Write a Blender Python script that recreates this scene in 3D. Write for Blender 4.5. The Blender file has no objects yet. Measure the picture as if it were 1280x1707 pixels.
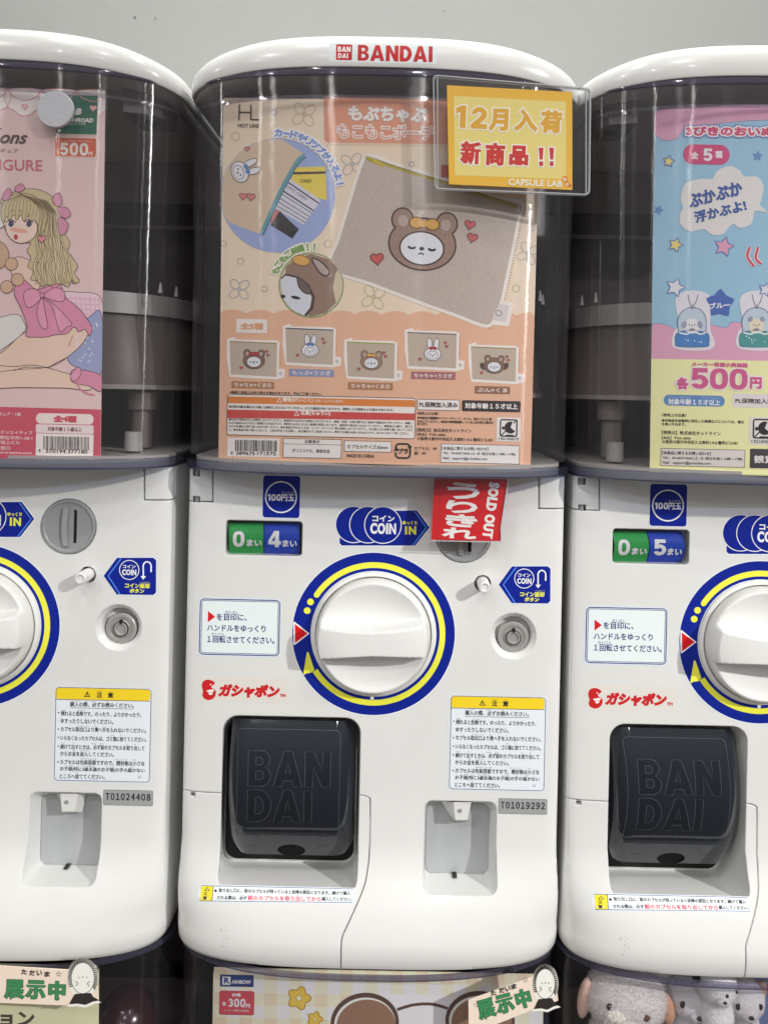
import bpy, bmesh, math, random
from mathutils import Vector, Matrix
from mathutils.bvhtree import BVHTree
from mathutils.geometry import tessellate_polygon

random.seed(7)
SC = bpy.context.scene
COL = SC.collection
R = math.radians

# ------------------------------------------------------------------ camera, world, lamps, exposure
FPX, PU, PV, ROLL = 1283.0, 680.0, 655.0, R(1.25)      # focal length and principal point in photo pixels
D = FPX * 0.0005                                         # camera to the front panel, metres (0.5 mm per photo pixel there)
cam_d = bpy.data.cameras.new('camera')
cam = bpy.data.objects.new('camera', cam_d); COL.objects.link(cam)
cam.location = (0, -D, 0)
cam.rotation_euler = (Matrix.Rotation(R(90), 3, 'X') @ Matrix.Rotation(ROLL, 3, 'Z')).to_euler()
cam_d.sensor_fit = 'VERTICAL'; cam_d.sensor_height = 36.0
cam_d.lens = 36.0 * FPX / 1707.0
cam_d.shift_x = (640 - PU) / 1707.0
cam_d.shift_y = -(853.5 - PV) / 1707.0
cam_d.clip_start = 0.02; cam_d.clip_end = 60
SC.camera = cam

world = bpy.data.worlds.new('World'); SC.world = world; world.use_nodes = True
nt = world.node_tree; bgn = nt.nodes['Background']
tc = nt.nodes.new('ShaderNodeTexCoord'); sx = nt.nodes.new('ShaderNodeSeparateXYZ'); cr = nt.nodes.new('ShaderNodeValToRGB')
mr = nt.nodes.new('ShaderNodeMapRange'); mr.inputs['From Min'].default_value = -1; mr.inputs['From Max'].default_value = 1
nt.links.new(tc.outputs['Generated'], sx.inputs[0]); nt.links.new(sx.outputs['Z'], mr.inputs['Value'])
nt.links.new(mr.outputs[0], cr.inputs[0]); nt.links.new(cr.outputs[0], bgn.inputs[0])
e = cr.color_ramp.elements
e[0].position = 0.0; e[0].color = (.20, .18, .16, 1)
e[1].position = 1.0; e[1].color = (1.0, .98, .94, 1)
for p_, c_ in ((.40, (.36, .34, .32, 1)), (.56, (.50, .48, .46, 1)), (.74, (.95, .93, .89, 1))):
    k_ = e.new(p_); k_.color = c_
bgn.inputs[1].default_value = 0.56

def lamp(name, loc, power, radius, col=(1, .985, .96), target=(0, 0, -.46), angle=33, blend=1.0):
    d = bpy.data.lights.new(name, 'SPOT'); d.energy = power; d.shadow_soft_size = radius; d.color = col
    d.spot_size = R(angle); d.spot_blend = blend
    o = bpy.data.objects.new(name, d); COL.objects.link(o); o.location = loc
    o.rotation_euler = (Vector(target) - Vector(loc)).to_track_quat('-Z', 'Y').to_euler()
    return o
KEYD = Vector((19, -16, 11)).normalized()
lamp('ceiling_spot', KEYD * 3.6 + Vector((0, 0, -.1)), 352, .035, target=(0, 0, -.56), angle=30)
lamp('ceiling_spot', (-1.5, -2.3, 1.7), 34, .05)
lamp('ceiling_spot', (.15, -2.6, 2.1), 40, .06)
lamp('ceiling_spot', (-.55, -1.35, 1.75), 22, .04, angle=50)
lamp('ceiling_spot', (.75, -1.2, 1.9), 24, .04, angle=50)
lamp('ceiling_spot', (-2.6, -1.2, 1.2), 18, .05)
for x_ in (-.75, 0, .75):                         # the row of downlights along the wall
    lamp('ceiling_spot', (x_, .02, 2.1), 96, .06, target=(x_, .36, .1), angle=75)
for x_, y_, z_, p_ in ((-3.4, -4.6, 2.3, 34), (-1.2, -5.6, 2.5, 40), (.5, -6.2, 2.6, 40), (3.8, -4.4, 2.3, 34), (2.4, -2.2, 1.5, 16)):
    lamp('ceiling_spot', (x_, y_, z_), p_, .07)

SC.view_settings.view_transform = 'Standard'; SC.view_settings.look = 'None'
SC.view_settings.exposure = 0.03; SC.view_settings.gamma = 1; SC.view_settings.use_curve_mapping = False
SC.cycles.max_bounces = 12; SC.cycles.transparent_max_bounces = 24; SC.cycles.use_denoising = True
SC.cycles.caustics_reflective = False; SC.cycles.caustics_refractive = False
SC.cycles.sample_clamp_indirect = 4

# ------------------------------------------------------------------ measuring: a photo pixel to a point at depth y
CR, SR = math.cos(ROLL), math.sin(ROLL)
CAM = Vector((0, -D, 0))
def ray(u, v):
    a, b = (u - PU) / FPX, (v - PV) / FPX
    return Vector((a * CR + b * SR, 1.0, -(-a * SR + b * CR)))
def Q(u, v, y=0.0):
    return CAM + ray(u, v) * (D + y)
def on_bow(u, v, x0, y0, c):                     # a sheet bowed about the vertical: y = y0 + c (x-x0)^2
    r = ray(u, v); y = y0
    for _ in range(12):
        x = r.x * (D + y); y = y0 + c * (x - x0) ** 2
    return CAM + r * (D + y)
def on_plane(u, v, y0, kx, kz=0.0):              # y = y0 + kx*x + kz*z
    r = ray(u, v); t = (y0 + D) / (1 - kx * r.x - kz * r.z)
    return CAM + r * t

# ------------------------------------------------------------------ materials
def lin(c):
    c /= 255.0
    return c / 12.92 if c <= .04045 else ((c + .055) / 1.055) ** 2.4
MATS = {}
def pmat(name, col, rough=.4, metal=0, spec=.5, coat=0, bump=0, bscale=200, bevel=0, noise=0, nscale=30, coat_rough=.05):
    if name in MATS: return MATS[name]
    m = bpy.data.materials.new(name); m.use_nodes = True
    n = m.node_tree.nodes; l = m.node_tree.links; p = n['Principled BSDF']
    p.inputs['Base Color'].default_value = (*col, 1); p.inputs['Roughness'].default_value = rough
    p.inputs['Metallic'].default_value = metal; p.inputs['Specular IOR Level'].default_value = spec
    p.inputs['Coat Weight'].default_value = coat; p.inputs['Coat Roughness'].default_value = coat_rough
    co = None
    if noise or bump:
        co = n.new('ShaderNodeTexCoord')
    if noise:
        t = n.new('ShaderNodeTexNoise'); t.inputs['Scale'].default_value = nscale; t.inputs['Detail'].default_value = 6
        l.new(co.outputs['Object'], t.inputs['Vector'])
        mp = n.new('ShaderNodeMapRange'); mp.inputs['From Min'].default_value = .3; mp.inputs['From Max'].default_value = .7
        mp.inputs['To Min'].default_value = 1 - noise; mp.inputs['To Max'].default_value = 1 + noise * .4
        l.new(t.outputs['Fac'], mp.inputs['Value'])
        mx = n.new('ShaderNodeMix'); mx.data_type = 'RGBA'; mx.blend_type = 'MULTIPLY'; mx.inputs['Factor'].default_value = 1
        mx.inputs['A'].default_value = (*col, 1); l.new(mp.outputs[0], mx.inputs['B'])
        l.new(mx.outputs['Result'], p.inputs['Base Color'])
    last = None
    if bevel:
        bv = n.new('ShaderNodeBevel'); bv.samples = 6; bv.inputs['Radius'].default_value = bevel; last = bv.outputs[0]
    if bump:
        t = n.new('ShaderNodeTexNoise'); t.inputs['Scale'].default_value = bscale; t.inputs['Detail'].default_value = 3
        l.new(co.outputs['Object'], t.inputs['Vector'])
        b = n.new('ShaderNodeBump'); b.inputs['Strength'].default_value = bump; b.inputs['Distance'].default_value = .001
        l.new(t.outputs['Fac'], b.inputs['Height'])
        if last: l.new(last, b.inputs['Normal'])
        last = b.outputs[0]
    if last: l.new(last, p.inputs['Normal'])
    MATS[name] = m; return m
def ink(rgb, k=1.0, rough=.35, spec=.3):
    key = 'ink_%d_%d_%d_%d' % (*rgb, int(k * 100))
    c = tuple(min(.92, lin(x) / .80 * k) for x in rgb)
    return pmat(key, c, rough, spec=spec)
ANROT = 0.0
def clear(name, tint, ior=1.45, rough=.02, body=0, bodycol=(.5, .5, .6), bump=0, bscale=30, aniso=0):
    m = bpy.data.materials.new(name); m.use_nodes = True
    n = m.node_tree.nodes; l = m.node_tree.links; n.clear()
    out = n.new('ShaderNodeOutputMaterial'); mx = n.new('ShaderNodeMixShader')
    tr = n.new('ShaderNodeBsdfTransparent'); tr.inputs[0].default_value = (*tint, 1)
    gl = n.new('ShaderNodeBsdfGlossy'); gl.inputs['Roughness'].default_value = rough
    if aniso:
        tg = n.new('ShaderNodeTangent'); tg.direction_type = 'RADIAL'; tg.axis = 'Z'; l.new(tg.outputs[0], gl.inputs['Tangent'])
        gl.inputs['Anisotropy'].default_value = aniso; gl.inputs['Rotation'].default_value = ANROT
    fr = n.new('ShaderNodeFresnel'); ge = n.new('ShaderNodeNewGeometry'); mi = n.new('ShaderNodeMapRange')   # thin sheet: the same mirror share from both sides
    mi.inputs['To Min'].default_value = ior; mi.inputs['To Max'].default_value = 1 / ior
    l.new(ge.outputs['Backfacing'], mi.inputs['Value']); l.new(mi.outputs[0], fr.inputs['IOR'])
    base = tr.outputs[0]
    if body:
        df = n.new('ShaderNodeBsdfDiffuse'); df.inputs[0].default_value = (*bodycol, 1)
        m2 = n.new('ShaderNodeMixShader'); m2.inputs[0].default_value = body
        l.new(tr.outputs[0], m2.inputs[1]); l.new(df.outputs[0], m2.inputs[2]); base = m2.outputs[0]
    if bump:
        co = n.new('ShaderNodeTexCoord'); t = n.new('ShaderNodeTexNoise'); t.inputs['Scale'].default_value = bscale
        t.inputs['Detail'].default_value = 3; mpn = n.new('ShaderNodeMapping'); mpn.inputs['Scale'].default_value = (1, 1, 5)
        l.new(co.outputs['Object'], mpn.inputs['Vector']); l.new(mpn.outputs[0], t.inputs['Vector'])
        b = n.new('ShaderNodeBump'); b.inputs['Strength'].default_value = bump; b.inputs['Distance'].default_value = .002
        l.new(t.outputs['Fac'], b.inputs['Height']); l.new(b.outputs[0], gl.inputs['Normal'])
    l.new(fr.outputs[0], mx.inputs[0]); l.new(base, mx.inputs[1]); l.new(gl.outputs[0], mx.inputs[2])
    l.new(mx.outputs[0], out.inputs[0])
    return m

WHITE = pmat('white_plastic', (.78, .78, .765), .22, spec=.5, coat=.25, bevel=.0016, noise=.03, nscale=18)
KNOBW = pmat('knob_white_plastic', (.80, .80, .785), .3, spec=.5, bevel=.001)
GREYP = pmat('grey_plastic', (.30, .31, .32), .35, bevel=.0006)
PLATEG = pmat('return_plate_grey', (.42, .44, .45), .3)
DARKP = pmat('dark_plastic', (.012, .012, .015), .4)
BLACK = pmat('black_hole', (.004, .004, .004), .7)
METAL = pmat('lock_metal', (.58, .57, .55), .3, metal=.55, bump=.1, bscale=600)
FLAP = pmat('smoky_flap_plastic', (.009, .013, .022), .06, spec=.5, coat=.5, bump=.05, bscale=25)
FLAPL = pmat('flap_letter_plastic', (.006, .009, .016), .06, spec=.5, coat=.5)
FLAPE = pmat('flap_edge_plastic', (.07, .078, .095), .2)
CASE = clear('clear_case_plastic', (.90, .89, .91), 1.43, .13, .04, (.46, .44, .47), .45, 8, .80)
CASE_LOW = clear('tinted_case_plastic', (.86, .85, .88), 1.43, .13, .03, (.30, .28, .34), .45, 8, .80)
RIM = clear('lavender_rim_plastic', (.52, .55, .66), 1.45, .06, .12, (.10, .11, .16))
LIP = clear('clear_lip_plastic', (.80, .79, .84), 1.45, .06, .10, (.4, .39, .46))
RIMD = clear('dark_rim_plastic', (.52, .51, .60), 1.45, .06, .22, (.16, .155, .24))
ACRYL = clear('clear_acrylic', (.99, .99, .993), 1.45, .01)
ACRE = clear('acrylic_edge', (.80, .82, .84), 1.49, .1, .55, (.75, .78, .80))
BRACK = clear('frosted_bracket_plastic', (.6, .58, .58), 1.4, .25, .45, (.42, .40, .40))
BACKP = pmat('case_back_panel', (.30, .28, .275), .45, noise=.12, nscale=9)
BACKD = pmat('case_back_dark', (.045, .035, .034), .4, noise=.3, nscale=12)
BOWL = clear('smoked_hopper_plastic', (.35, .32, .31), 1.22, .3, .72, (.20, .17, .155))
RINGW = pmat('hopper_ring_white', (.38, .365, .35), .4)
TAN = pmat('tan_post', (.22, .19, .165), .45)

# ------------------------------------------------------------------ mesh helpers
def link(name, me, parent=None):
    o = bpy.data.objects.new(name, me); COL.objects.link(o)
    if parent is not None:
        o.parent = parent
    return o
def mesh_obj(name, verts, faces, mats, parent=None, origin=(0, 0, 0), fmat=None, smooth=True, sharp=35):
    me = bpy.data.meshes.new(name)
    og = Vector(origin)
    me.from_pydata([tuple(Vector(v) - og) for v in verts], [], faces)
    for m in (mats if isinstance(mats, (list, tuple)) else [mats]): me.materials.append(m)
    if fmat: me.polygons.foreach_set('material_index', fmat)
    if smooth:
        me.polygons.foreach_set('use_smooth', [True] * len(me.polygons)); me.set_sharp_from_angle(angle=R(sharp))
    me.update()
    return link(name, me, parent)
def empty(name, loc):
    o = bpy.data.objects.new(name, None); COL.objects.link(o); o.location = loc; o.empty_display_size = .05
    return o
def tag(o, label, cat, group=None, kind=None):
    if label: o['label'] = label
    if cat: o['category'] = cat
    if group: o['group'] = group
    if kind: o['kind'] = kind
    return o
class MB:                                        # plain mesh collector
    def __init__(s): s.v = []; s.f = []; s.m = []
    def add(s, vs, fs, mi=0):
        b = len(s.v); s.v += [Vector(x) for x in vs]; s.f += [[i + b for i in f] for f in fs]; s.m += [mi] * len(fs); return s
    def box(s, a, b, mi=0):
        (x0, y0, z0), (x1, y1, z1) = a, b
        return s.add([(x0, y0, z0), (x1, y0, z0), (x1, y1, z0), (x0, y1, z0), (x0, y0, z1), (x1, y0, z1), (x1, y1, z1), (x0, y1, z1)],
                     [(0, 3, 2, 1), (4, 5, 6, 7), (0, 1, 5, 4), (1, 2, 6, 5), (2, 3, 7, 6), (3, 0, 4, 7)], mi)
    def loft(s, rings, cap0=True, cap1=True, closed=True, mi=0):
        n = len(rings[0]); vs = [p for r in rings for p in r]; fs = []
        for i in range(len(rings) - 1):
            for j in range(n if closed else n - 1):
                k = (j + 1) % n
                fs.append((i * n + j, i * n + k, (i + 1) * n + k, (i + 1) * n + j))
        if cap0: fs.append(tuple(reversed(range(n))))
        if cap1: fs.append(tuple(range((len(rings) - 1) * n, len(rings) * n)))
        return s.add(vs, fs, mi)
    def lathe(s, prof, c, n=64, mi=0, cap0=True, cap1=True, axis='Y'):
        rings = []
        for r, h in prof:
            if axis == 'Y': rings.append([(c[0] + r * math.cos(2 * math.pi * k / n), h, c[1] + r * math.sin(2 * math.pi * k / n)) for k in range(n)])
            else: rings.append([(c[0] + r * math.cos(2 * math.pi * k / n), c[1] + r * math.sin(2 * math.pi * k / n), h) for k in range(n)])
        return s.loft(rings, cap0, cap1, True, mi)
    def ellipsoid(s, c, r, nu=24, nv=14, mi=0, rot=None):
        rings = []
        for i in range(nv + 1):
            t = math.pi * (.02 + .96 * i / nv)
            ring = []
            for k in range(nu):
                a = 2 * math.pi * k / nu
                p = Vector((r[0] * math.sin(t) * math.cos(a), r[1] * math.sin(t) * math.sin(a), r[2] * math.cos(t)))
                if rot: p = rot @ p
                ring.append(Vector(c) + p)
            rings.append(ring)
        return s.loft(rings, True, True, True, mi)
    def tube(s, pts, r, n=8, mi=0):
        rings = []
        P = [Vector(p) for p in pts]
        for i, p in enumerate(P):
            t = (P[min(i + 1, len(P) - 1)] - P[max(i - 1, 0)]).normalized()
            a = t.orthogonal().normalized(); b = t.cross(a)
            if i and rings:
                a = (pa - t * pa.dot(t)).normalized(); b = t.cross(a)
            pa = a
            rings.append([p + a * r * math.cos(2 * math.pi * k / n) + b * r * math.sin(2 * math.pi * k / n) for k in range(n)])
        return s.loft(rings, True, True, True, mi)
    def build(s, name, mats, parent=None, origin=(0, 0, 0), smooth=True, sharp=35, fixn=True):
        o = mesh_obj(name, s.v, s.f, mats, parent, origin, s.m, False)
        if fixn:
            bm = bmesh.new(); bm.from_mesh(o.data); bmesh.ops.recalc_face_normals(bm, faces=bm.faces); bm.to_mesh(o.data); bm.free()
        if smooth:
            o.data.polygons.foreach_set('use_smooth', [True] * len(o.data.polygons)); o.data.set_sharp_from_angle(angle=R(sharp))
        return o
def rrect2(u0, v0, u1, v1, r, n=6, skew=True):   # rounded rectangle in photo pixels, leaning with the camera's roll
    cu, cv = (u0 + u1) / 2, (v0 + v1) / 2; w, h = (u1 - u0) / 2, (v1 - v0) / 2
    r = min(r, w, h); pts = []
    for sx_, sy_, a0 in ((1, 1, 0), (-1, 1, 90), (-1, -1, 180), (1, -1, 270)):
        for k in range(n + 1):
            a = R(a0 + 90 * k / n)
            x = sx_ * (w - r) + r * math.cos(a); y = sy_ * (h - r) + r * math.sin(a)
            if skew: x, y = x * CR - y * SR, x * SR + y * CR
            pts.append((cu + x, cv + y))
    return pts
def resample(pts, n):
    P = [Vector(p) for p in pts]; L = [0]
    for a, b in zip(P, P[1:]): L.append(L[-1] + (b - a).length)
    out = []; j = 0
    for i in range(n):
        t = L[-1] * i / (n - 1)
        while j < len(L) - 2 and L[j + 1] < t: j += 1
        f = (t - L[j]) / max(1e-12, L[j + 1] - L[j]); out.append(P[j].lerp(P[j + 1], min(1, f)))
    return out
def outline(W, y0, b, n, yb, N=97, x0=0):        # plan of the machine: bowed front, straight sides, flat back
    pts = []
    for k in range(801):
        a = math.pi * k / 800
        c, s_ = math.cos(a), math.sin(a)
        x = -W * math.copysign(abs(c) ** (2 / n), c); y = y0 + b - b * abs(s_) ** (2 / n)
        pts.append((x + x0, y))
    fr = resample(pts, N)
    fr = [(p.x, p.y) for p in fr]
    side = [(W + x0, y0 + b + (yb - y0 - b) * t) for t in (.15, .5, 1)]
    back = [(x0 + W * t, yb) for t in (.5, 0, -.5)]
    sl = [(-W + x0, yb + (y0 + b - yb) * t) for t in (0, .5, .85)]
    return fr + side + back + sl
def front_only(W, y0, b, n, N=97, x0=0):
    return outline(W, y0, b, n, 1, N, x0)[:N]
def apply_bool(o, cutters):
    cc = bpy.data.collections.new('cutters'); COL.children.link(cc)
    for c in cutters: COL.objects.unlink(c); cc.objects.link(c)
    md = o.modifiers.new('b', 'BOOLEAN'); md.operation = 'DIFFERENCE'; md.operand_type = 'COLLECTION'; md.collection = cc
    md.solver = 'EXACT'; md.use_self = True
    bpy.context.view_layer.update()
    dg = bpy.context.evaluated_depsgraph_get()
    me = bpy.data.meshes.new_from_object(o.evaluated_get(dg))
    o.modifiers.clear(); old = o.data; o.data = me; bpy.data.meshes.remove(old)
    for c in cutters:
        d = c.data; bpy.data.objects.remove(c); bpy.data.meshes.remove(d)
    bpy.data.collections.remove(cc)

# ------------------------------------------------------------------ printing: shapes and lettering drawn in photo pixels, laid on a real surface
_tc = {}
def glyphs(s, shear=0.0, sp=1.0):
    key = (s, shear, sp)
    if key in _tc: return _tc[key]
    c = bpy.data.curves.new('t', 'FONT'); c.body = s; c.size = 1; c.resolution_u = 3; c.shear = shear; c.space_character = sp
    o = bpy.data.objects.new('t', c); COL.objects.link(o)
    me = bpy.data.meshes.new_from_object(o.evaluated_get(bpy.context.evaluated_depsgraph_get()))
    vs = [(v.co.x, v.co.y) for v in me.vertices]; fs = [tuple(p.vertices) for p in me.polygons]
    bpy.data.objects.remove(o); bpy.data.curves.remove(c); bpy.data.meshes.remove(me)
    _tc[key] = (vs, fs); return vs, fs
def bbox(vs):
    xs = [v[0] for v in vs]; ys = [v[1] for v in vs]
    return min(xs), min(ys), max(xs), max(ys)
def ribbon(vs, fs, w):                            # a border of width w round the filled shape
    cnt = {}
    for f in fs:
        for i in range(len(f)):
            a, b = f[i], f[(i + 1) % len(f)]; k = (min(a, b), max(a, b)); cnt.setdefault(k, []).append((a, b, f))
    nx = {}; nrm = {}
    for k, l in cnt.items():
        if len(l) == 1:
            a, b, f = l[0]
            pa, pb = vs[a], vs[b]; dx, dy = pb[0] - pa[0], pb[1] - pa[1]; ln = math.hypot(dx, dy)
            if ln < 1e-9: continue
            cx = sum(vs[i][0] for i in f) / len(f); cy = sum(vs[i][1] for i in f) / len(f)
            n = (dy / ln, -dx / ln)
            if (cx - pa[0]) * n[0] + (cy - pa[1]) * n[1] > 0: n = (-n[0], -n[1])
            nx[(a, b)] = n
            nrm.setdefault(a, []).append(n); nrm.setdefault(b, []).append(n)
    off = {}
    for i, l in nrm.items():
        mx = sum(n[0] for n in l); my = sum(n[1] for n in l); ln = math.hypot(mx, my)
        if ln < 1e-6: mx, my = l[0]; ln = 1
        mx, my = mx / ln, my / ln
        c = max(.45, sum(mx * n[0] + my * n[1] for n in l) / len(l))
        off[i] = (vs[i][0] + mx * w / c, vs[i][1] + my * w / c)
    V = []; F = []; idx = {}
    def vi(key, p):
        if key not in idx: idx[key] = len(V); V.append(p)
        return idx[key]
    for (a, b) in nx:
        F.append((vi(('i', a), (*vs[a], 0)), vi(('i', b), (*vs[b], 0)), vi(('o', b), (*off[b], -random.uniform(.02, .12))), vi(('o', a), (*off[a], -random.uniform(.02, .12)))))
    return V, F
def _arc(cx, cy, rx, ry, a0, a1, n=8): return [(cx + rx * math.cos(R(a0 + (a1 - a0) * k / n)), cy + ry * math.sin(R(a0 + (a1 - a0) * k / n))) for k in range(n + 1)]
def _sup(cx, cy, a, b, n=2.6, N=32): return [(cx + a * math.copysign(abs(math.cos(t)) ** (2 / n), math.cos(t)), cy + b * math.copysign(abs(math.sin(t)) ** (2 / n), math.sin(t))) for t in [2 * math.pi * k / N for k in range(N)]]
DIGITS = {                                        # heavy figures, unit height, y down
 '0': (.80, [_sup(.40, .5, .40, .5), _sup(.40, .5, .15, .29)]),
 '1': (.52, [[(.24, 0), (.52, 0), (.52, 1), (.22, 1), (.22, .28), (.0, .37), (.0, .12)]]),
 '2': (.76, [[(.02, .34)] + _arc(.38, .33, .36, .33, 190, 395, 12) + [(.42, .77), (.76, .77), (.76, 1), (.0, 1), (.0, .80), (.40, .46)] + _arc(.37, .32, .11, .10, 30, -180, 8)]),
 '3': (.76, [[(.02, .27)] + _arc(.38, .28, .34, .28, -160, 55, 10) + _arc(.38, .69, .38, .31, -50, 165, 12) + _arc(.38, .70, .12, .11, 160, -75, 8) + [(.28, .58), (.28, .40)] + _arc(.38, .29, .10, .10, 80, -170, 8)]),
 '4': (.88, [[(.40, 0), (.74, 0), (.74, .62), (.88, .62), (.88, .84), (.74, .84), (.74, 1), (.46, 1), (.46, .84), (0, .84), (0, .62)], [(.46, .30), (.46, .62), (.23, .62)]]),
 '5': (.78, [[(.08, 0), (.74, 0), (.74, .22), (.33, .22), (.31, .37)] + _arc(.39, .66, .39, .34, -95, 160, 14) + _arc(.38, .66, .14, .13, 150, -150, 10) + [(.26, .585), (.04, .58)]]),
}
class Ink:
    def __init__(s, k=1.0, rough=.35): s.ch = []; s.k = k; s.rough = rough; s.clip = ()
    def m(s, c): return c if isinstance(c, bpy.types.Material) else ink(c, s.k, s.rough)
    def raw(s, vs, fs, c, L, cut=True):
        s.ch.append(([(v[0], v[1], (v[2] if len(v) > 2 else 0)) for v in vs], fs, s.m(c), L, cut))
    def poly(s, pts, c, L=1, holes=()):
        loops = [[Vector((p[0], p[1], 0)) for p in l] for l in [pts, *holes]]
        tris = tessellate_polygon(loops); vs = [(p.x, p.y) for l in loops for p in l]
        s.raw(vs, [tuple(t) for t in tris], c, L)
    def rect(s, u0, v0, u1, v1, c, L=1, skew=True, r=0, n=5):
        s.poly(rrect2(u0, v0, u1, v1, max(r, .01), n if r else 1, skew), c, L)
    def frame(s, u0, v0, u1, v1, w, c, L=1, r=0):
        s.poly(rrect2(u0, v0, u1, v1, max(r, .05), 5), c, L, [rrect2(u0 + w, v0 + w, u1 - w, v1 - w, max(r - w, .05), 5)])
    def ell(s, u, v, a, b, c, L=1, rot=0, n=40, hole=0):
        cs, sn = math.cos(R(rot)), math.sin(R(rot))
        def e_(a, b): return [(u + a * math.cos(t) * cs - b * math.sin(t) * sn, v + a * math.cos(t) * sn + b * math.sin(t) * cs) for t in [2 * math.pi * k / n for k in range(n)]]
        s.poly(e_(a, b), c, L, [e_(a - hole, b - hole)] if hole else ())
    def circ(s, u, v, r, c, L=1, hole=0, n=40): s.ell(u, v, r, r, c, L, 0, n, hole)
    def arc(s, u, v, r0, r1, a0, a1, c, L=1, n=90):
        A = [R(a0 + (a1 - a0) * k / n) for k in range(n + 1)]
        vs = [(u + r0 * math.cos(a), v + r0 * math.sin(a)) for a in A] + [(u + r1 * math.cos(a), v + r1 * math.sin(a)) for a in A]
        s.raw(vs, [(i, i + 1, n + 2 + i, n + 1 + i) for i in range(n)], c, L)
    def line(s, pts, w, c, L=1, closed=False):
        P = [Vector(p) for p in pts]; n = len(P)
        if n < 2: return
        vs = []
        for i in range(n):
            if closed: a, b = P[i - 1], P[(i + 1) % n]
            else: a, b = P[max(0, i - 1)], P[min(n - 1, i + 1)]
            t = (b - a); t = t.normalized() if t.length > 1e-9 else Vector((1, 0)); q = Vector((-t.y, t.x)) * w / 2
            vs += [tuple(P[i] + q), tuple(P[i] - q)]
        m = n if closed else n - 1
        s.raw(vs, [(2 * i, 2 * ((i + 1) % n), 2 * ((i + 1) % n) + 1, 2 * i + 1) for i in range(m)], c, L)
    def curve(s, pts, w, c, L=1, closed=False, sub=6): s.line(spline(pts, sub, closed), w, c, L, closed)
    def blob(s, pts, c, L=1, sub=6, ol=None, olw=1): 
        q = spline(pts, sub, True); s.poly(q, c, L)
        if ol: s.line(q, olw, ol, L + .5, True)
    def text(s, t, cu, cv, w, h, c, L=2, bold=0, out=None, ow=0, rot=None, shear=0, out2=None, ow2=0, sp=1.0):
        vs, fs = glyphs(t, shear, sp)
        if not vs: return
        x0, y0, x1, y1 = bbox(vs)
        if w and w > 3 * bold: w -= 2 * bold
        if h and h > 3 * bold: h -= 2 * bold
        sxx = w / (x1 - x0) if w else h / (y1 - y0); syy = h / (y1 - y0) if h else sxx
        a = ROLL if rot is None else R(rot); ca, sa = math.cos(a), math.sin(a)
        loc = [((x - (x0 + x1) / 2) * sxx, -(y - (y0 + y1) / 2) * syy) for x, y in vs]
        def put(P): return [(cu + p[0] * ca - p[1] * sa, cv + p[0] * sa + p[1] * ca, p[2] if len(p) > 2 else 0) for p in P]
        s.raw(put(loc), fs, c, L, False)
        for ww, cc, ll in ((bold, c, L - .1), (bold + ow if out else 0, out, L - .4), (bold + ow2 if out2 else 0, out2, L - .7)):
            if ww:
                V, F = ribbon(loc, fs, ww); s.raw(put(V), F, cc, ll, False)
                if cc is not c: s.raw(put(loc), fs, cc, ll - .02, False)
    def num(s, t, cu, cv, w, h, c, L=2, out=None, ow=0, rot=None, gap=.14):
        a = ROLL if rot is None else R(rot); ca, sa = math.cos(a), math.sin(a)
        tot = sum(DIGITS[q][0] for q in t) + gap * (len(t) - 1); k = w / tot; x = 0
        for q in t:
            dw, loops = DIGITS[q]
            lp = [[(cu + ((x + p[0]) * k - w / 2) * ca - (p[1] * h - h / 2) * sa, cv + ((x + p[0]) * k - w / 2) * sa + (p[1] * h - h / 2) * ca) for p in l] for l in loops]
            s.poly(lp[0], c, L, lp[1:])
            if out:
                loops3 = [[Vector((p[0], p[1], 0)) for p in l] for l in lp]; vs = [(p.x, p.y) for l in loops3 for p in l]; fs = [tuple(f) for f in tessellate_polygon(loops3)]
                V, F = ribbon(vs, fs, ow); s.raw(V, F, out, L - .4, False); s.raw(vs, fs, out, L - .45)
            x += dw + gap
    def lines(s, rows, u, v, size, dv, c, L=2, w=None, bold=0):
        for i, t in enumerate(rows): s.ltext(t, u, v + i * dv, size, c, L, bold=bold)
    def ltext(s, t, u, v, size, c, L=2, w=None, bold=0):          # left aligned on u, centred on v
        vs, fs = glyphs(t); x0, y0, x1, y1 = bbox(vs)
        ww = w or (x1 - x0) * size
        s.text(t, u + ww / 2 * CR, v + ww / 2 * SR, ww, (y1 - y0) * size, c, L, bold)
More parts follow.
